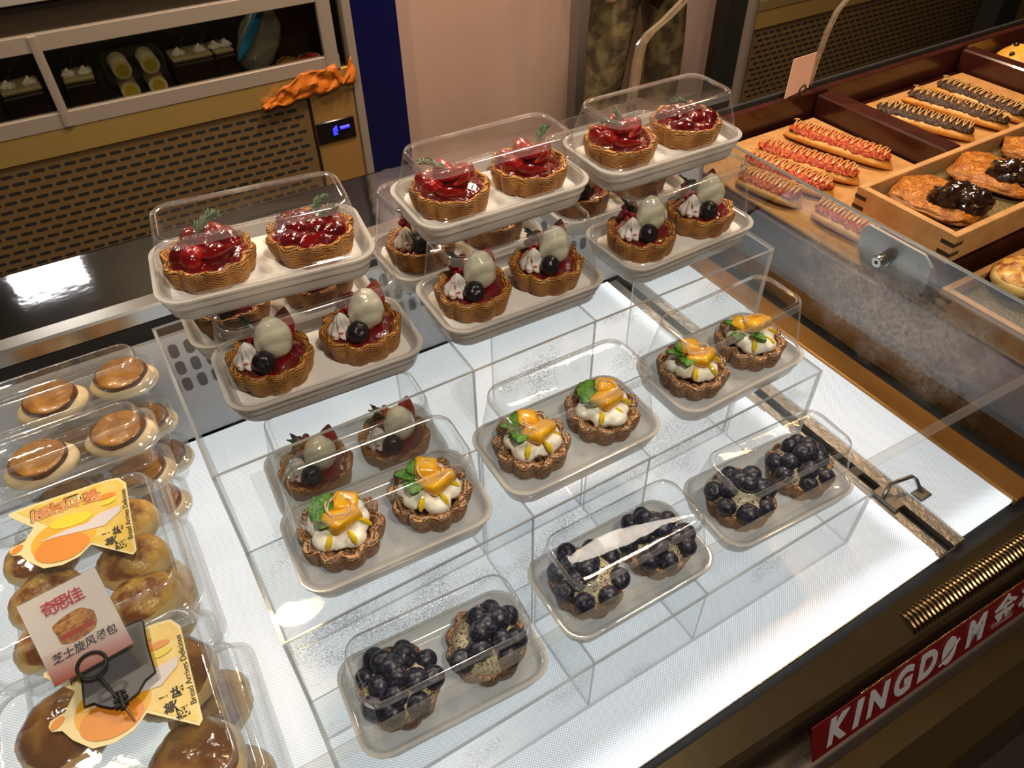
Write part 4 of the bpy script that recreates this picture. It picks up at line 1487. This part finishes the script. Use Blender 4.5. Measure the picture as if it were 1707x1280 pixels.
m.build('plate_outline', M_black, pl)
m = MB()
m.tube([(-.1237, -.0600, .0598), (-.1222, -.0660, .0560), (-.1205, -.0735, .0510)], .0008, 6)
m.build('stem_tip', pm('dark_red_wire', (0.12, 0.02, 0.015), 0.4), sg, loc=so)

# ------------------------------------------------------------------ bread counter on the right
bc = thing('bread_counter', 'dark red wooden bread counter beyond the end glass', 'bread counter', (1.5, 0.1, FLOOR_Z))
bo = Vector((0, 0, 0)) - bc.location
m = MB(); m.box(0.884, 2.30, -0.295, 0.49, FLOOR_Z, -0.035)
m.build('counter_body', M_redwood, bc, False, loc=bo)
m = MB(); m.bbox(0.884, 2.30, 0.004, 0.462, -0.035, 0.0215, 0.002)
m.build('plinth', M_redwood, bc, False, loc=bo)
m = MB(); m.bbox(0.884, 2.30, 0.466, 0.482, -0.035, 0.072, 0.002)
rr = m.build('rear_rail', M_redwood, bc, loc=bo)
m = MB(); m.bbox(0.884, 2.30, 0.483, 0.490, -0.035, 0.080, 0.001)
m.build('rail_glass', pm('dark_glass_rail', (0.10, 0.11, 0.11), 0.1, 0.6), rr)
m = MB(); m.bbox(1.222, 1.262, 0.185, 0.462, 0.0217, 0.068, 0.003)
m.build('divider', M_redwood, bc, loc=bo)
m = MB(); m.bbox(1.655, 1.69, 0.185, 0.462, 0.0217, 0.068, 0.003)
m.build('divider', M_redwood, bc, loc=bo)

m = MB(); m.bbox(0.893, 1.215, 0.07, 0.452, 0.0218, 0.0290, 0.002)
tag(m.build('serving_board', M_parch), 'pale wooden board lined with parchment under the red topped rolls', 'board')
m = MB(); m.bbox(1.272, 1.645, 0.195, 0.440, 0.0218, 0.0290, 0.002)
tag(m.build('serving_board', M_parch), 'parchment lined board under the chocolate topped rolls', 'board')


def eclair(label, a, b, seed, top, group, W=.0275, z=.0292):
    a, b = Vector((*a, 0)), Vector((*b, 0))
    L = (b - a).length
    c = (a + b) / 2
    t = thing('topped_roll', label, 'topped bread roll', (c.x, c.y, z), math.atan2((b - a).y, (b - a).x), group)
    m = MB()
    loops = []
    for i in range(17):
        f = i / 16
        s = (1 - abs(2 * f - 1) ** 3.2) ** .5 if 0 < f < 1 else .05
        loops.append([(L * (f - .5), W * s * math.cos(q) * (1 + .05 * nz((f * 4, math.cos(q), 0), 2, seed)), .0002 + .0115 * s * (1 + math.sin(q))) for q in [2 * PI * k / 18 for k in range(18)]])
    m.loft(loops, True, True)
    m.build('roll', M_roll, t, angle=None)
    m = MB()
    rnd = random.Random(seed)
    nu, nvv = 44, 9
    loops = []
    for i in range(nu + 1):
        f = i / nu
        s = (1 - abs(2 * f - 1) ** 4) ** .5 if 0 < i < nu else .1
        row = []
        for j in range(nvv):
            q = PI * j / (nvv - 1)
            p = Vector((L * .92 * (f - .5), W * .82 * s * math.cos(q), .0160 + .0120 * s * math.sin(q)))
            p += Vector((nz(p, 160, seed), nz(p, 160, seed + 3), abs(nz(p, 170, seed + 7)) * 2.4)) * .0032
            row.append(p)
        loops.append(row)
    m.loft(loops, False, False, closed=False)
    m.build('topping', top, t, angle=None)
    m = MB()
    pts = []
    nzg = 30
    for i in range(nzg * 4):
        f = i / (nzg * 4 - 1)
        q = math.sin(f * nzg * PI)
        pts.append((L * .86 * (f - .5), W * .55 * q, .0325 - .0060 * q * q + .001 * math.sin(f * 50)))
    m.tube(pts, .0011, 5)
    m.build('drizzle', M_drizzle, t)
    return t


RED = [((1.112, .430), (1.164, .231), 'back right, beside the dark divider'), ((1.014, .408), (1.076, .225), 'second from the dark divider'), ((.964, .385), (1.003, .215), 'third from the dark divider'), ((.916, .345), (.938, .225), 'nearest the glass at the back'), ((.943, .205), (.951, .085), 'lowest one, seen through the glass')]
for i, (a, b_, w) in enumerate(RED):
    eclair('roll with red crumbly topping and pale drizzle, %s' % w, a, b_, 300 + i, M_redtop, 'red topped rolls')
CH = [((1.513, .415), (1.516, .215), 'farthest of the three'), ((1.420, .415), (1.462, .212), 'middle of the three'), ((1.315, .405), (1.375, .222), 'nearest the dark divider')]
for i, (a, b_, w) in enumerate(CH):
    eclair('roll with chocolate crumbs and pale drizzle on parchment, %s' % w, a, b_, 320 + i, M_choctop, 'chocolate topped rolls')
# yellow dotted bread at the far end
t = thing('yellow_bread', 'yellow bread dotted with dark raisins at the far right corner of the counter', 'bread', (1.80, .388, .0217))
dome(.075, .0, .045, 5, .15, 20).build('bread', pm('yellow_bread_crust', (0.70, 0.42, 0.06), 0.4, var=(30, (0.55, 0.25, 0.03), .45, .65)), t, angle=None)
for k in range(12):
    a, r = k * 2.4, .012 + .0045 * k
    m = MB(); m.sphere((r * math.cos(a), r * math.sin(a), .045 * math.sqrt(max(0, 1 - (r / .075) ** 2)) + .001), .0055, 10, 7)
    m.build('raisin', M_choc, t)


def wood_tray(label, x0, x1, y0, y1, z0, z1):
    t = thing('wooden_tray', label, 'tray', ((x0 + x1) / 2, (y0 + y1) / 2, z0), 0, 'pale wooden trays')
    off = Vector((0, 0, 0)) - t.location
    w = .0105
    m = MB(); m.bbox(x0, x1, y0, y0 + w, z0, z1, .001); m.build('rail', M_wood, t, loc=off)
    m = MB(); m.bbox(x0, x1, y1 - w, y1, z0, z1, .001); m.build('rail', M_wood, t, loc=off)
    m = MB(); m.bbox(x0, x0 + w, y0 + w, y1 - w, z0, z1, .001); m.build('rail', M_wood, t, loc=off)
    m = MB(); m.bbox(x1 - w, x1, y0 + w, y1 - w, z0, z1, .001); m.build('rail', M_wood, t, loc=off)
    m = MB(); m.box(x0 + w, x1 - w, y0 + w, y1 - w, z0 + .002, z0 + .024); m.build('lining', M_mat, t, False, loc=off)
    m = MB()
    for zz in (.25, .60):
        za_, zb_ = z0 + (z1 - z0) * zz, z0 + (z1 - z0) * (zz + .13)
        for (xx, yy) in ((x0, y0), (x0, y1)):
            s = 1 if yy == y1 else -1
            m.box(xx - .0004, xx + .0002, min(yy, yy - s * .020), max(yy, yy - s * .020), za_, zb_)
            m.box(xx, xx + .020, (yy - .0004) if s < 0 else yy - .0002, (yy + .0002) if s < 0 else yy + .0004, za_, zb_)
    m.build('finger_joints', M_wood_dk, t, False, loc=off)
    return t


wood_tray('pale wooden tray of chocolate dipped pastries, upper one in front of the red topped rolls', .9935, 1.425, .006, .1760, .0295, .0755)
wood_tray('pale wooden tray lower in the counter, seen through the end glass', .975, 1.40, -.250, -.012, -.0345, .008)


def danish(label, x, y, z, rz, seed, L=.075, W=.046):
    t = thing('chocolate_pastry', label, 'pastry', (x, y, z), rz, 'chocolate dipped pastries')
    m = MB()

    def fn(d, p):
        q = Vector((math.copysign(abs(d.x) ** .62, d.x) * L, math.copysign(abs(d.y) ** .55, d.y) * W, p.z))
        q.x *= 1 + .10 * nz(d, 2.2, seed)
        q.y *= 1 + .12 * nz(d, 2.6, seed + 4)
        q.z += (.0050 * nz((q.x, q.y, 0), 45, seed) + .0022 * nz((q.x, q.y, 0), 150, seed)) * (d.z > 0)
        return q
    m.sphere((0, 0, .011), (L, W, .0125), 64, 26, fn=fn)
    m.build('flaky_pastry', M_flaky, t, angle=None)
    rnd = random.Random(seed)
    for k, (dx, dy, r) in enumerate([(.012, -.022, .025), (.038, -.014, .025), (.050, .012, .021), (.026, .010, .026), (.030, .032, .016)]):
        m = MB()
        m.sphere((dx, dy, .020 + .004 * (k == 0)), (r, r * .85, r * .80), 22, 14, fn=lambda d, p: p * (1 + .34 * nz(d, 2.2, seed + k) + .10 * nz(d, 6, seed)))
        m.build('chocolate', M_choc, t, angle=25)
    m = MB()
    for k in range(10):
        a = rnd.random() * 6
        c = Vector((.035 + .022 * math.cos(a), .0 + .026 * math.sin(a), .0185))
        m.sphere(c, (.016, .012, .006), 10, 6, fn=lambda d, p: p * (1 + .4 * nz(d, 3, seed + k)))
    m.build('chocolate_crumbs', M_choc, t, angle=30)
    return t


danish('golden flaky pastry with dark chocolate lumps, front left in the upper wooden tray', 1.078, .096, .0540, -1.25, 401, .066, .056)
danish('golden flaky pastry with dark chocolate lumps, right in the upper wooden tray', 1.222, .096, .0540, -1.25, 402, .066, .056)
danish('golden flaky pastry at the far end of the upper wooden tray', 1.350, .096, .0540, -1.2, 403, .064, .046)
roll_bun('golden roll in the lower wooden tray seen through the glass', 1.085, -.060, -.010, .046, .040, .022, 411, .3, M_bun, 'rolls in the lower wooden tray')
roll_bun('golden roll in the lower wooden tray, farther from the glass', 1.200, -.075, -.010, .046, .040, .022, 412, 1.3, M_bun, 'rolls in the lower wooden tray')

# price tag on a wire behind the red topped rolls
t = thing('price_tag', 'plain pinkish price tag seen from behind, clipped on a wire ring at the rear rail', 'price tag', (1.155, .474, .080))
to = Vector((0, 0, 0)) - t.location
Ft = frame((1.135, .452, .085), (.83, -.15, -.02), (.17, .12, .60))
m = MB()
m.prism([(-.018, .002), (.036, .012), (.050, .070), (-.002, .066)], -.0008, .0008, frame((1.140, .452, .082), (1, -.1, 0), (.05, .25, 1)))
m.build('card', M_tagcard, t, False, loc=to)
m = MB()
m.tube([(1.160 + .008 * math.cos(q), .449, .092 + .010 * math.sin(q)) for q in [2 * PI * k / 20 for k in range(21)]], .0013, 6, False)
m.tube([(1.160, .449, .083), (1.157, .465, .078), (1.155, .474, .0725)], .0015, 6)
m.build('wire_ring', M_black, t, loc=to)

# bent glass uprights at the rear of the counter
M_upr = clear_mat('bent_glass_upright', body=0.30, bodycol=(0.62, 0.55, 0.42), base=0.12, gain=0.5, rough=0.05)


def upright(label, pts, w):
    m = MB()
    loops = []
    for p in pts:
        p = Vector(p)
        loops.append([p + Vector((-w, -.003, 0)), p + Vector((w, -.003, 0)), p + Vector((w, .003, 0)), p + Vector((-w, .003, 0))])
    m.loft(loops, True, True)
    o = m.build('glass_upright', [M_upr], smooth=False)
    m = MB()
    for s in (-w, w):
        m.tube([Vector(p) + Vector((s, -.003, 0)) for p in pts], .0013, 6)
    m.build('bright_edge', pm('bright_glass_edge', (0.55, 0.46, 0.33), 0.15, 0.4), o)
    return tag(o, label, 'glass upright', 'bent glass uprights')


upright('bent clear glass upright rising behind the rightmost strawberry box', [(.818, .520, .118), (.822, .520, .150), (.824, .520, .190), (.828, .520, .215), (.838, .515, .232), (.862, .508, .250), (.925, .500, .300)], .008)
upright('dark slender glass upright beside the pinkish price tag', [(1.220, .486, .076), (1.224, .486, .120), (1.230, .484, .170), (1.236, .480, .205), (1.262, .474, .240), (1.300, .470, .270)], .004)
# ------------------------------------------------------------------ fridges behind
def slots(m, x0, x1, z0, z1, y, px=.038, pz=.0228, L=.031, h=.0085):
    r, z = 0, z1 - pz * .5
    while z > z0 + .01:
        x = x0 + (px / 2 if r % 2 else 0)
        while x + L < x1:
            m.add([(x + h * .4, y, z - h / 2), (x + L - h * .4, y, z - h / 2), (x + L, y, z), (x + L - h * .4, y, z + h / 2), (x + h * .4, y, z + h / 2), (x, y, z)], [tuple(range(6))])
            x += px
        z -= pz
        r += 1


def fridge(name, label, x0, x1, yf, zg, zw0, zw1, ztop, xpanel, divs, M_frame):
    f = thing(name, label, 'fridge', ((x0 + x1) / 2, yf + .1, FLOOR_Z))
    o = Vector((0, 0, 0)) - f.location
    yb = yf + .22
    m = MB()
    m.box(x0, x1, yf + .004, yb, FLOOR_Z, zg + .07)
    m.box(x0, x1, yb - .02, yb, zg + .07, ztop)
    m.box(x0, x1, yf + .004, yb, zw1 + .038, ztop)
    m.box(x0, x0 + .02, yf + .02, yb, zg + .07, ztop)
    m.box(x1 - .03, x1 - .02, yf + .02, yb, zg + .07, ztop)
    m.build('cabinet', pm('fridge_dark_interior', (0.030, 0.022, 0.014), 0.4), f, False, loc=o)
    m = MB()
    m.bbox(x0, xpanel - .01, yf - .004, yf + .003, FLOOR_Z + .03, zg, .001)
    g = m.build('grille', pm('grille_steel', (0.30, 0.20, 0.095), 0.32, 0.55, bump=(16, 0.12, 0.01)), f, loc=o)
    m = MB()
    slots(m, x0 + .02, xpanel - .025, FLOOR_Z + .05, zg - .012, yf - .0046)
    m.build('grille_slots', M_gap, g, False)
    m = MB()
    m.bbox(x0, x1 - .028, yf - .010, yf + .004, zg + .002, zw0 - .040, .002)
    m.build('warm_ledge', M_goldsteel, f, loc=o)
    m = MB()
    m.bbox(x0, x1 - .055, yf - .012, yf + .006, zw0 - .040, zw0, .002)
    m.bbox(x0, x1 - .055, yf - .012, yf + .006, zw1, zw1 + .040, .002)
    m.bbox(x1 - .098, x1 - .058, yf - .014, yf + .006, zw0 - .0395, zw1 + .0395, .002)
    m.build('window_frame', M_frame, f, loc=o)
    for i, dx in enumerate(divs):
        m = MB()
        m.bbox(dx - .011, dx + .011, yf - .016, yf - .006, zw0 - .038, zw1 + .038, .002)
        m.build('sliding_door_stile', M_frame, f, loc=o)
    m = MB(); m.box(x0, x1 - .06, yf - .002, yf + .001, zw0, zw1)
    m.build('window_glass', clear_mat('fridge_glass_' + name, tint=(.86, .86, .80), base=.06, gain=.5, power=3, rough=.02), f, False, loc=o)
    m = MB(); m.bbox(x0, x1 - .03, yf - .010, yf + .004, zw1 + .105, zw1 + .20, .002)
    m.build('upper_rail', pm('pale_rail', (0.33, 0.31, 0.30), 0.4), f, loc=o)
    m = MB(); m.bbox(x1 - .026, x1, yf - .014, yf + .10, FLOOR_Z, ztop, .003)
    m.build('side_frame', M_frame, f, loc=o)
    m = MB(); m.bbox(xpanel, x1 - .028, yf - .006, yf + .003, FLOOR_Z + .03, zg, .002)
    cpn = m.build('control_panel', pm('panel_steel', (0.46, 0.27, 0.09), 0.34, 0.4), f, loc=o)
    return f, cpn, o


f1, cp1, o1 = fridge('display_fridge', 'low display fridge with sliding windows and a slotted grille, behind at the left', -1.45, .786, 1.75, -.252, -.143, .003, 1.0, .622, (-.012, -.75), M_beige)
m = MB(); m.bbox(.622, .745, 1.739, 1.7445, -.398, -.330, .004)
dp = m.build('display', pm('black_display', (0.008, 0.006, 0.006), 0.2), cp1)
m = MB()
m.tube([(.676 + .0, 1.7385, -.357), (.684, 1.7385, -.350), (.684, 1.7385, -.362), (.678, 1.7385, -.369), (.684, 1.7385, -.374), (.676, 1.7385, -.374), (.676, 1.7385, -.357)], .0045, 6)
m.tube([(.696, 1.7385, -.358), (.726, 1.7385, -.357)], .0055, 6)
m.build('blue_digits', emit('blue_digits', (0.02, 0.03, 1.0), 2.2), dp)
m = MB(); m.bbox(-.31, -.13, 1.730, 1.753, .70, .86, .004)
m.build('lamp', emit('fridge_lamp', (1.0, 0.97, 0.90), 14.0), f1, loc=o1)
m = MB(); m.box(-1.3, .60, 1.80, 1.815, .034, .0405)
m.build('interior_light', emit('fridge_interior_light', (1.0, 0.86, 0.60), 2.2), f1, False, loc=o1)

f2, cp2, o2 = fridge('display_fridge', 'display fridge with slotted grille half hidden behind the bread counter at the right', 2.44, 4.6, 1.75, -.385, -.275, -.12, 1.0, 4.3, (3.3,), pm('olive_frame', (0.20, 0.15, 0.06), 0.4))
m = MB(); m.bbox(2.40, 2.434, 1.735, 1.85, FLOOR_Z, 1.0, .003)
m.build('side_frame', M_beige, f2, loc=o2)
m = MB(); m.box(2.30, 2.399, 1.76, 1.80, FLOOR_Z, 1.0)
m.build('side_panel', M_gap, f2, False, loc=o2)  # dark sheet standing in for the shaded gap left of the fridge
m = MB(); m.box(3.92, 4.08, 1.60, 1.70, FLOOR_Z, 1.2)
struct(m.build('trim_3', M_gap, smooth=False))

# orange sheet stuffed on the ledge of the left fridge
m = MB()
loops = []
for i in range(40):
    f = i / 39
    x = .480 + .285 * f
    hh = .022 + .046 * min(1, f / .45) if f < .80 else (.068 - .052 * min(1, (f - .80) / .06) if f < .86 else .016 + .060 * (f - .86) / .14)
    row = []
    for j in range(9):
        s = j / 8
        zz = -.250 + .022 * f + hh * s
        fold = abs(math.sin(7 * f + 3.2 * s + 2 * nz((f * 5, s * 2, 0), 1, 8))) * .010 + abs(math.sin(19 * f - 5 * s)) * .004
        row.append(Vector((x + .010 * nz((f * 9, s * 3, 0), 1, 4), 1.7365 - fold, zz + .010 * nz((f * 11, s * 2, 2), 1, 7))))
    loops.append(row)
m.loft(loops, False, False, closed=False)
o = m.build('orange_cloth', pm('orange_cloth', (0.62, 0.17, 0.008), 0.5, bump=(60, 0.4, 0.004)), angle=20)
md = o.modifiers.new('thickness', 'SOLIDIFY'); md.thickness = .003; md.offset = 0
tag(o, 'crumpled orange cloth tucked along the ledge of the left fridge', 'cloth')

# desserts inside the left fridge
M_cupdark = pm('dark_cake_slab', (0.020, 0.010, 0.006), 0.35)


def dessert(label, x, y, seed, w=.085, hgt=.07):
    t = thing('boxed_cake', label, 'boxed cake', (x, y, -.1815), .05 * (seed % 3 - 1), 'boxed cakes in the left fridge')
    m = MB(); m.bbox(-w / 2, w / 2, -.05, .05, 0, hgt, .006); m.build('cake', M_cupdark, t)
    m = MB(); m.bbox(-w / 2 + .003, w / 2 - .003, -.047, .047, hgt, hgt + .012, .004); m.build('sponge_layer', pm('pale_sponge', (0.45, 0.36, 0.20), 0.5), t)
    for k in range(2):
        m = MB(); rosette(m, (-w / 4 + k * w / 2, -.012, hgt + .012), .019, .020, 7, seed + k); m.build('cream', M_cream_pink, t, angle=None)
        m = MB(); m.tube([(-w / 4 + k * w / 2 + .004, -.012, hgt + .026), (-w / 4 + k * w / 2 + .024, -.020, hgt + .062)], .0035, 7); m.build('chocolate_stick', M_choc, t)
    return t


for i, (x, w) in enumerate([(-.085, .10), (.055, .08), (.345, .115), (.430, .06)]):
    dessert('boxed dark cake with cream inside the left fridge, %s' % ['left of the sliding stile', 'just right of the sliding stile', 'in the middle of the right window', 'beside the blue bag'][i], x, 1.87, 500 + i, w)


def rollpack(label, x, z, seed):
    t = thing('roll_cake_pack', label, 'roll cake pack', (x, 1.86, z), 0, 'clear packs of roll cake')
    m = MB(); m.bbox(-.075, .075, -.05, .05, 0, .056, .008); m.build('pack', M_lid, t)
    for k in range(2):
        m = MB(); m.tube([(-.036 + .072 * k, -.040, .026), (-.036 + .072 * k, .040, .026)], .024, 20); r = m.build('roll', M_dough, t)
        m = MB(); m.tube([(-.036 + .072 * k, -.0415, .026), (-.036 + .072 * k, -.040, .026)], .016, 20); m.build('filling', pm('yellow_filling', (0.62, 0.46, 0.05), 0.4), t)
    return t


rollpack('clear pack of two yellow filled roll cakes inside the left fridge, lower one', .200, -.1815, 1)
rollpack('clear pack of two roll cakes inside the left fridge, stacked on the other pack', .197, -.1250, 2)
m = MB()
m.sphere((.535, 1.83, -.092), (.062, .040, .086), 26, 16, fn=lambda d, p: Vector((p.x + .3 * p.z, p.y, p.z)) * (1 + .16 * nz(d, 2.4, 3)))
bag = m.build('plastic_bag', clear_mat('milky_bag', body=.55, bodycol=(.62, .62, .58), base=.08, gain=.5, rough=.15), angle=None)
tag(bag, 'crumpled clear plastic bag with a blue stripe inside the left fridge', 'plastic bag')
m = MB()
m.sphere((.508, 1.790, -.060), (.018, .010, .066), 16, 12, fn=lambda d, p: Vector((p.x + .75 * p.z, p.y, p.z)) * (1 + .2 * nz(d, 2.4, 5)))
m.build('blue_stripe', pm('bright_blue_print', (0.02, 0.22, 0.55), 0.3), bag, angle=None)
for i, (x, c) in enumerate([(.60, (0.30, 0.16, 0.05)), (.665, (0.35, 0.03, 0.02))]):
    t = thing('round_tartlet', 'small round tartlet at the right end inside the left fridge, %s' % ['brown one', 'red one'][i], 'tartlet', (x, 1.82, -.1815), 0, 'tartlets in the left fridge')
    crust_mesh(.034, .022, 10, 530 + i).build('crust', M_crust_dk, t, angle=None)
    dome(.028, .015, .010, i, .2, 40).build('filling', pm('tartlet_filling_%d' % i, c, .25), t, angle=None)

# ------------------------------------------------------------------ customer standing behind
def skin_fig(name, joints, edges, mat, parent=None, lv=2):
    me = bpy.data.meshes.new(name)
    keys = list(joints)
    me.from_pydata([joints[k][0] for k in keys], [(keys.index(a), keys.index(b)) for a, b in edges], [])
    o = bpy.data.objects.new(name, me)
    COL.objects.link(o)
    if parent:
        o.parent = parent
    s = o.modifiers.new('skin', 'SKIN')
    s.use_smooth_shade = True
    sv = me.skin_vertices[0].data
    for i, k in enumerate(keys):
        r = joints[k][1]
        sv[i].radius = r if isinstance(r, tuple) else (r, r)
        sv[i].use_root = (i == 0)
    d = o.modifiers.new('sub', 'SUBSURF')
    d.levels = d.render_levels = lv
    me.materials.append(mat)
    return o


PX, PY, F = 1.735, 1.62, FLOOR_Z
prs = thing('person', 'person in mottled olive trousers standing behind the counter, seen from the thighs down', 'person', (PX, PY, F))
M_skin = pm('skin', (0.55, 0.34, 0.24), 0.45, Subsurface_Weight=0.1, Subsurface_Scale=0.01)
J = {'pelvis': ((0, 0, .80), (.115, .085)), 'spine': ((0, 0, .95), (.105, .078)), 'chest': ((0, 0, 1.10), (.125, .085)), 'neck0': ((0, 0, 1.22), (.06, .05)), 'neck': ((0, 0, 1.27), .042), 'head0': ((0, -.01, 1.33), (.058, .066)), 'head': ((0, -.01, 1.40), (.064, .078)), 'top': ((0, 0, 1.46), (.045, .055))}
Ed = [('pelvis', 'spine'), ('spine', 'chest'), ('chest', 'neck0'), ('neck0', 'neck'), ('neck', 'head0'), ('head0', 'head'), ('head', 'top')]
for s, n in ((-1, 'L'), (1, 'R')):
    J.update({'hip' + n: ((s * .085, 0, .74), .075), 'knee' + n: ((s * .128, -.012, .42), .050), 'ankle' + n: ((s * .132, .01, .07), .033), 'toe' + n: ((s * .138, -.12, .03), (.032, .022)),
              'sh' + n: ((s * .15, 0, 1.17), .050), 'elb' + n: ((s * .20, .01, .93), .035), 'wr' + n: ((s * .19, -.08, .75), .024), 'hand' + n: ((s * .185, -.10, .69), (.030, .016))})
    Ed += [('pelvis', 'hip' + n), ('hip' + n, 'knee' + n), ('knee' + n, 'ankle' + n), ('ankle' + n, 'toe' + n), ('chest', 'sh' + n), ('sh' + n, 'elb' + n), ('elb' + n, 'wr' + n), ('wr' + n, 'hand' + n)]
skin_fig('body', J, Ed, M_skin, prs)
M_trs = pm('mottled_olive_trousers', (0.22, 0.17, 0.075), 0.8, var=(14, (0.070, 0.048, 0.024), 0.42, 0.58), bump=(24, 0.5, 0.01))
T = {'pelvis': ((0, 0, .83), (.125, .095))}
E_ = []
for s, n in ((-1, 'L'), (1, 'R')):
    T.update({'hip' + n: ((s * .092, 0, .72), .088), 'mid' + n: ((s * .115, -.006, .57), .080), 'knee' + n: ((s * .130, -.012, .42), .068), 'calf' + n: ((s * .134, .0, .26), .064), 'hem' + n: ((s * .134, .008, .07), .058)})
    E_ += [('pelvis', 'hip' + n), ('hip' + n, 'mid' + n), ('mid' + n, 'knee' + n), ('knee' + n, 'calf' + n), ('calf' + n, 'hem' + n)]
skin_fig('trousers', T, E_, M_trs, prs)
S = {'waist': ((0, 0, .86), (.135, .10)), 'spine': ((0, 0, .97), (.125, .092)), 'chest': ((0, 0, 1.10), (.140, .098)), 'neck': ((0, 0, 1.20), (.08, .06)), 'shL': ((-.155, 0, 1.17), .060), 'eL': ((-.195, .006, 1.0), .050), 'shR': ((.155, 0, 1.17), .060), 'eR': ((.195, .006, 1.0), .050)}
skin_fig('shirt', S, [('waist', 'spine'), ('spine', 'chest'), ('chest', 'neck'), ('chest', 'shL'), ('shL', 'eL'), ('chest', 'shR'), ('shR', 'eR')], pm('grey_shirt', (0.12, 0.11, 0.11), 0.8), prs)
m = MB()
m.sphere((0, .008, 1.415), (.074, .082, .066), 20, 12, fn=lambda d, p: p if d.z > -.2 or d.y > 0 else p * .82)
m.build('hair', pm('black_hair', (0.012, 0.010, 0.009), 0.5), prs)
for s in (-1, 1):
    m = MB()
    m.sphere((s * .138, -.055, .032), (.046, .115, .040), 20, 12, fn=lambda d, p: Vector((p.x, p.y, max(p.z, -.030))) * (1 - .12 * (d.y < -.3)))
    m.build('shoe', pm('dark_shoe', (0.02, 0.018, 0.016), 0.5), prs)
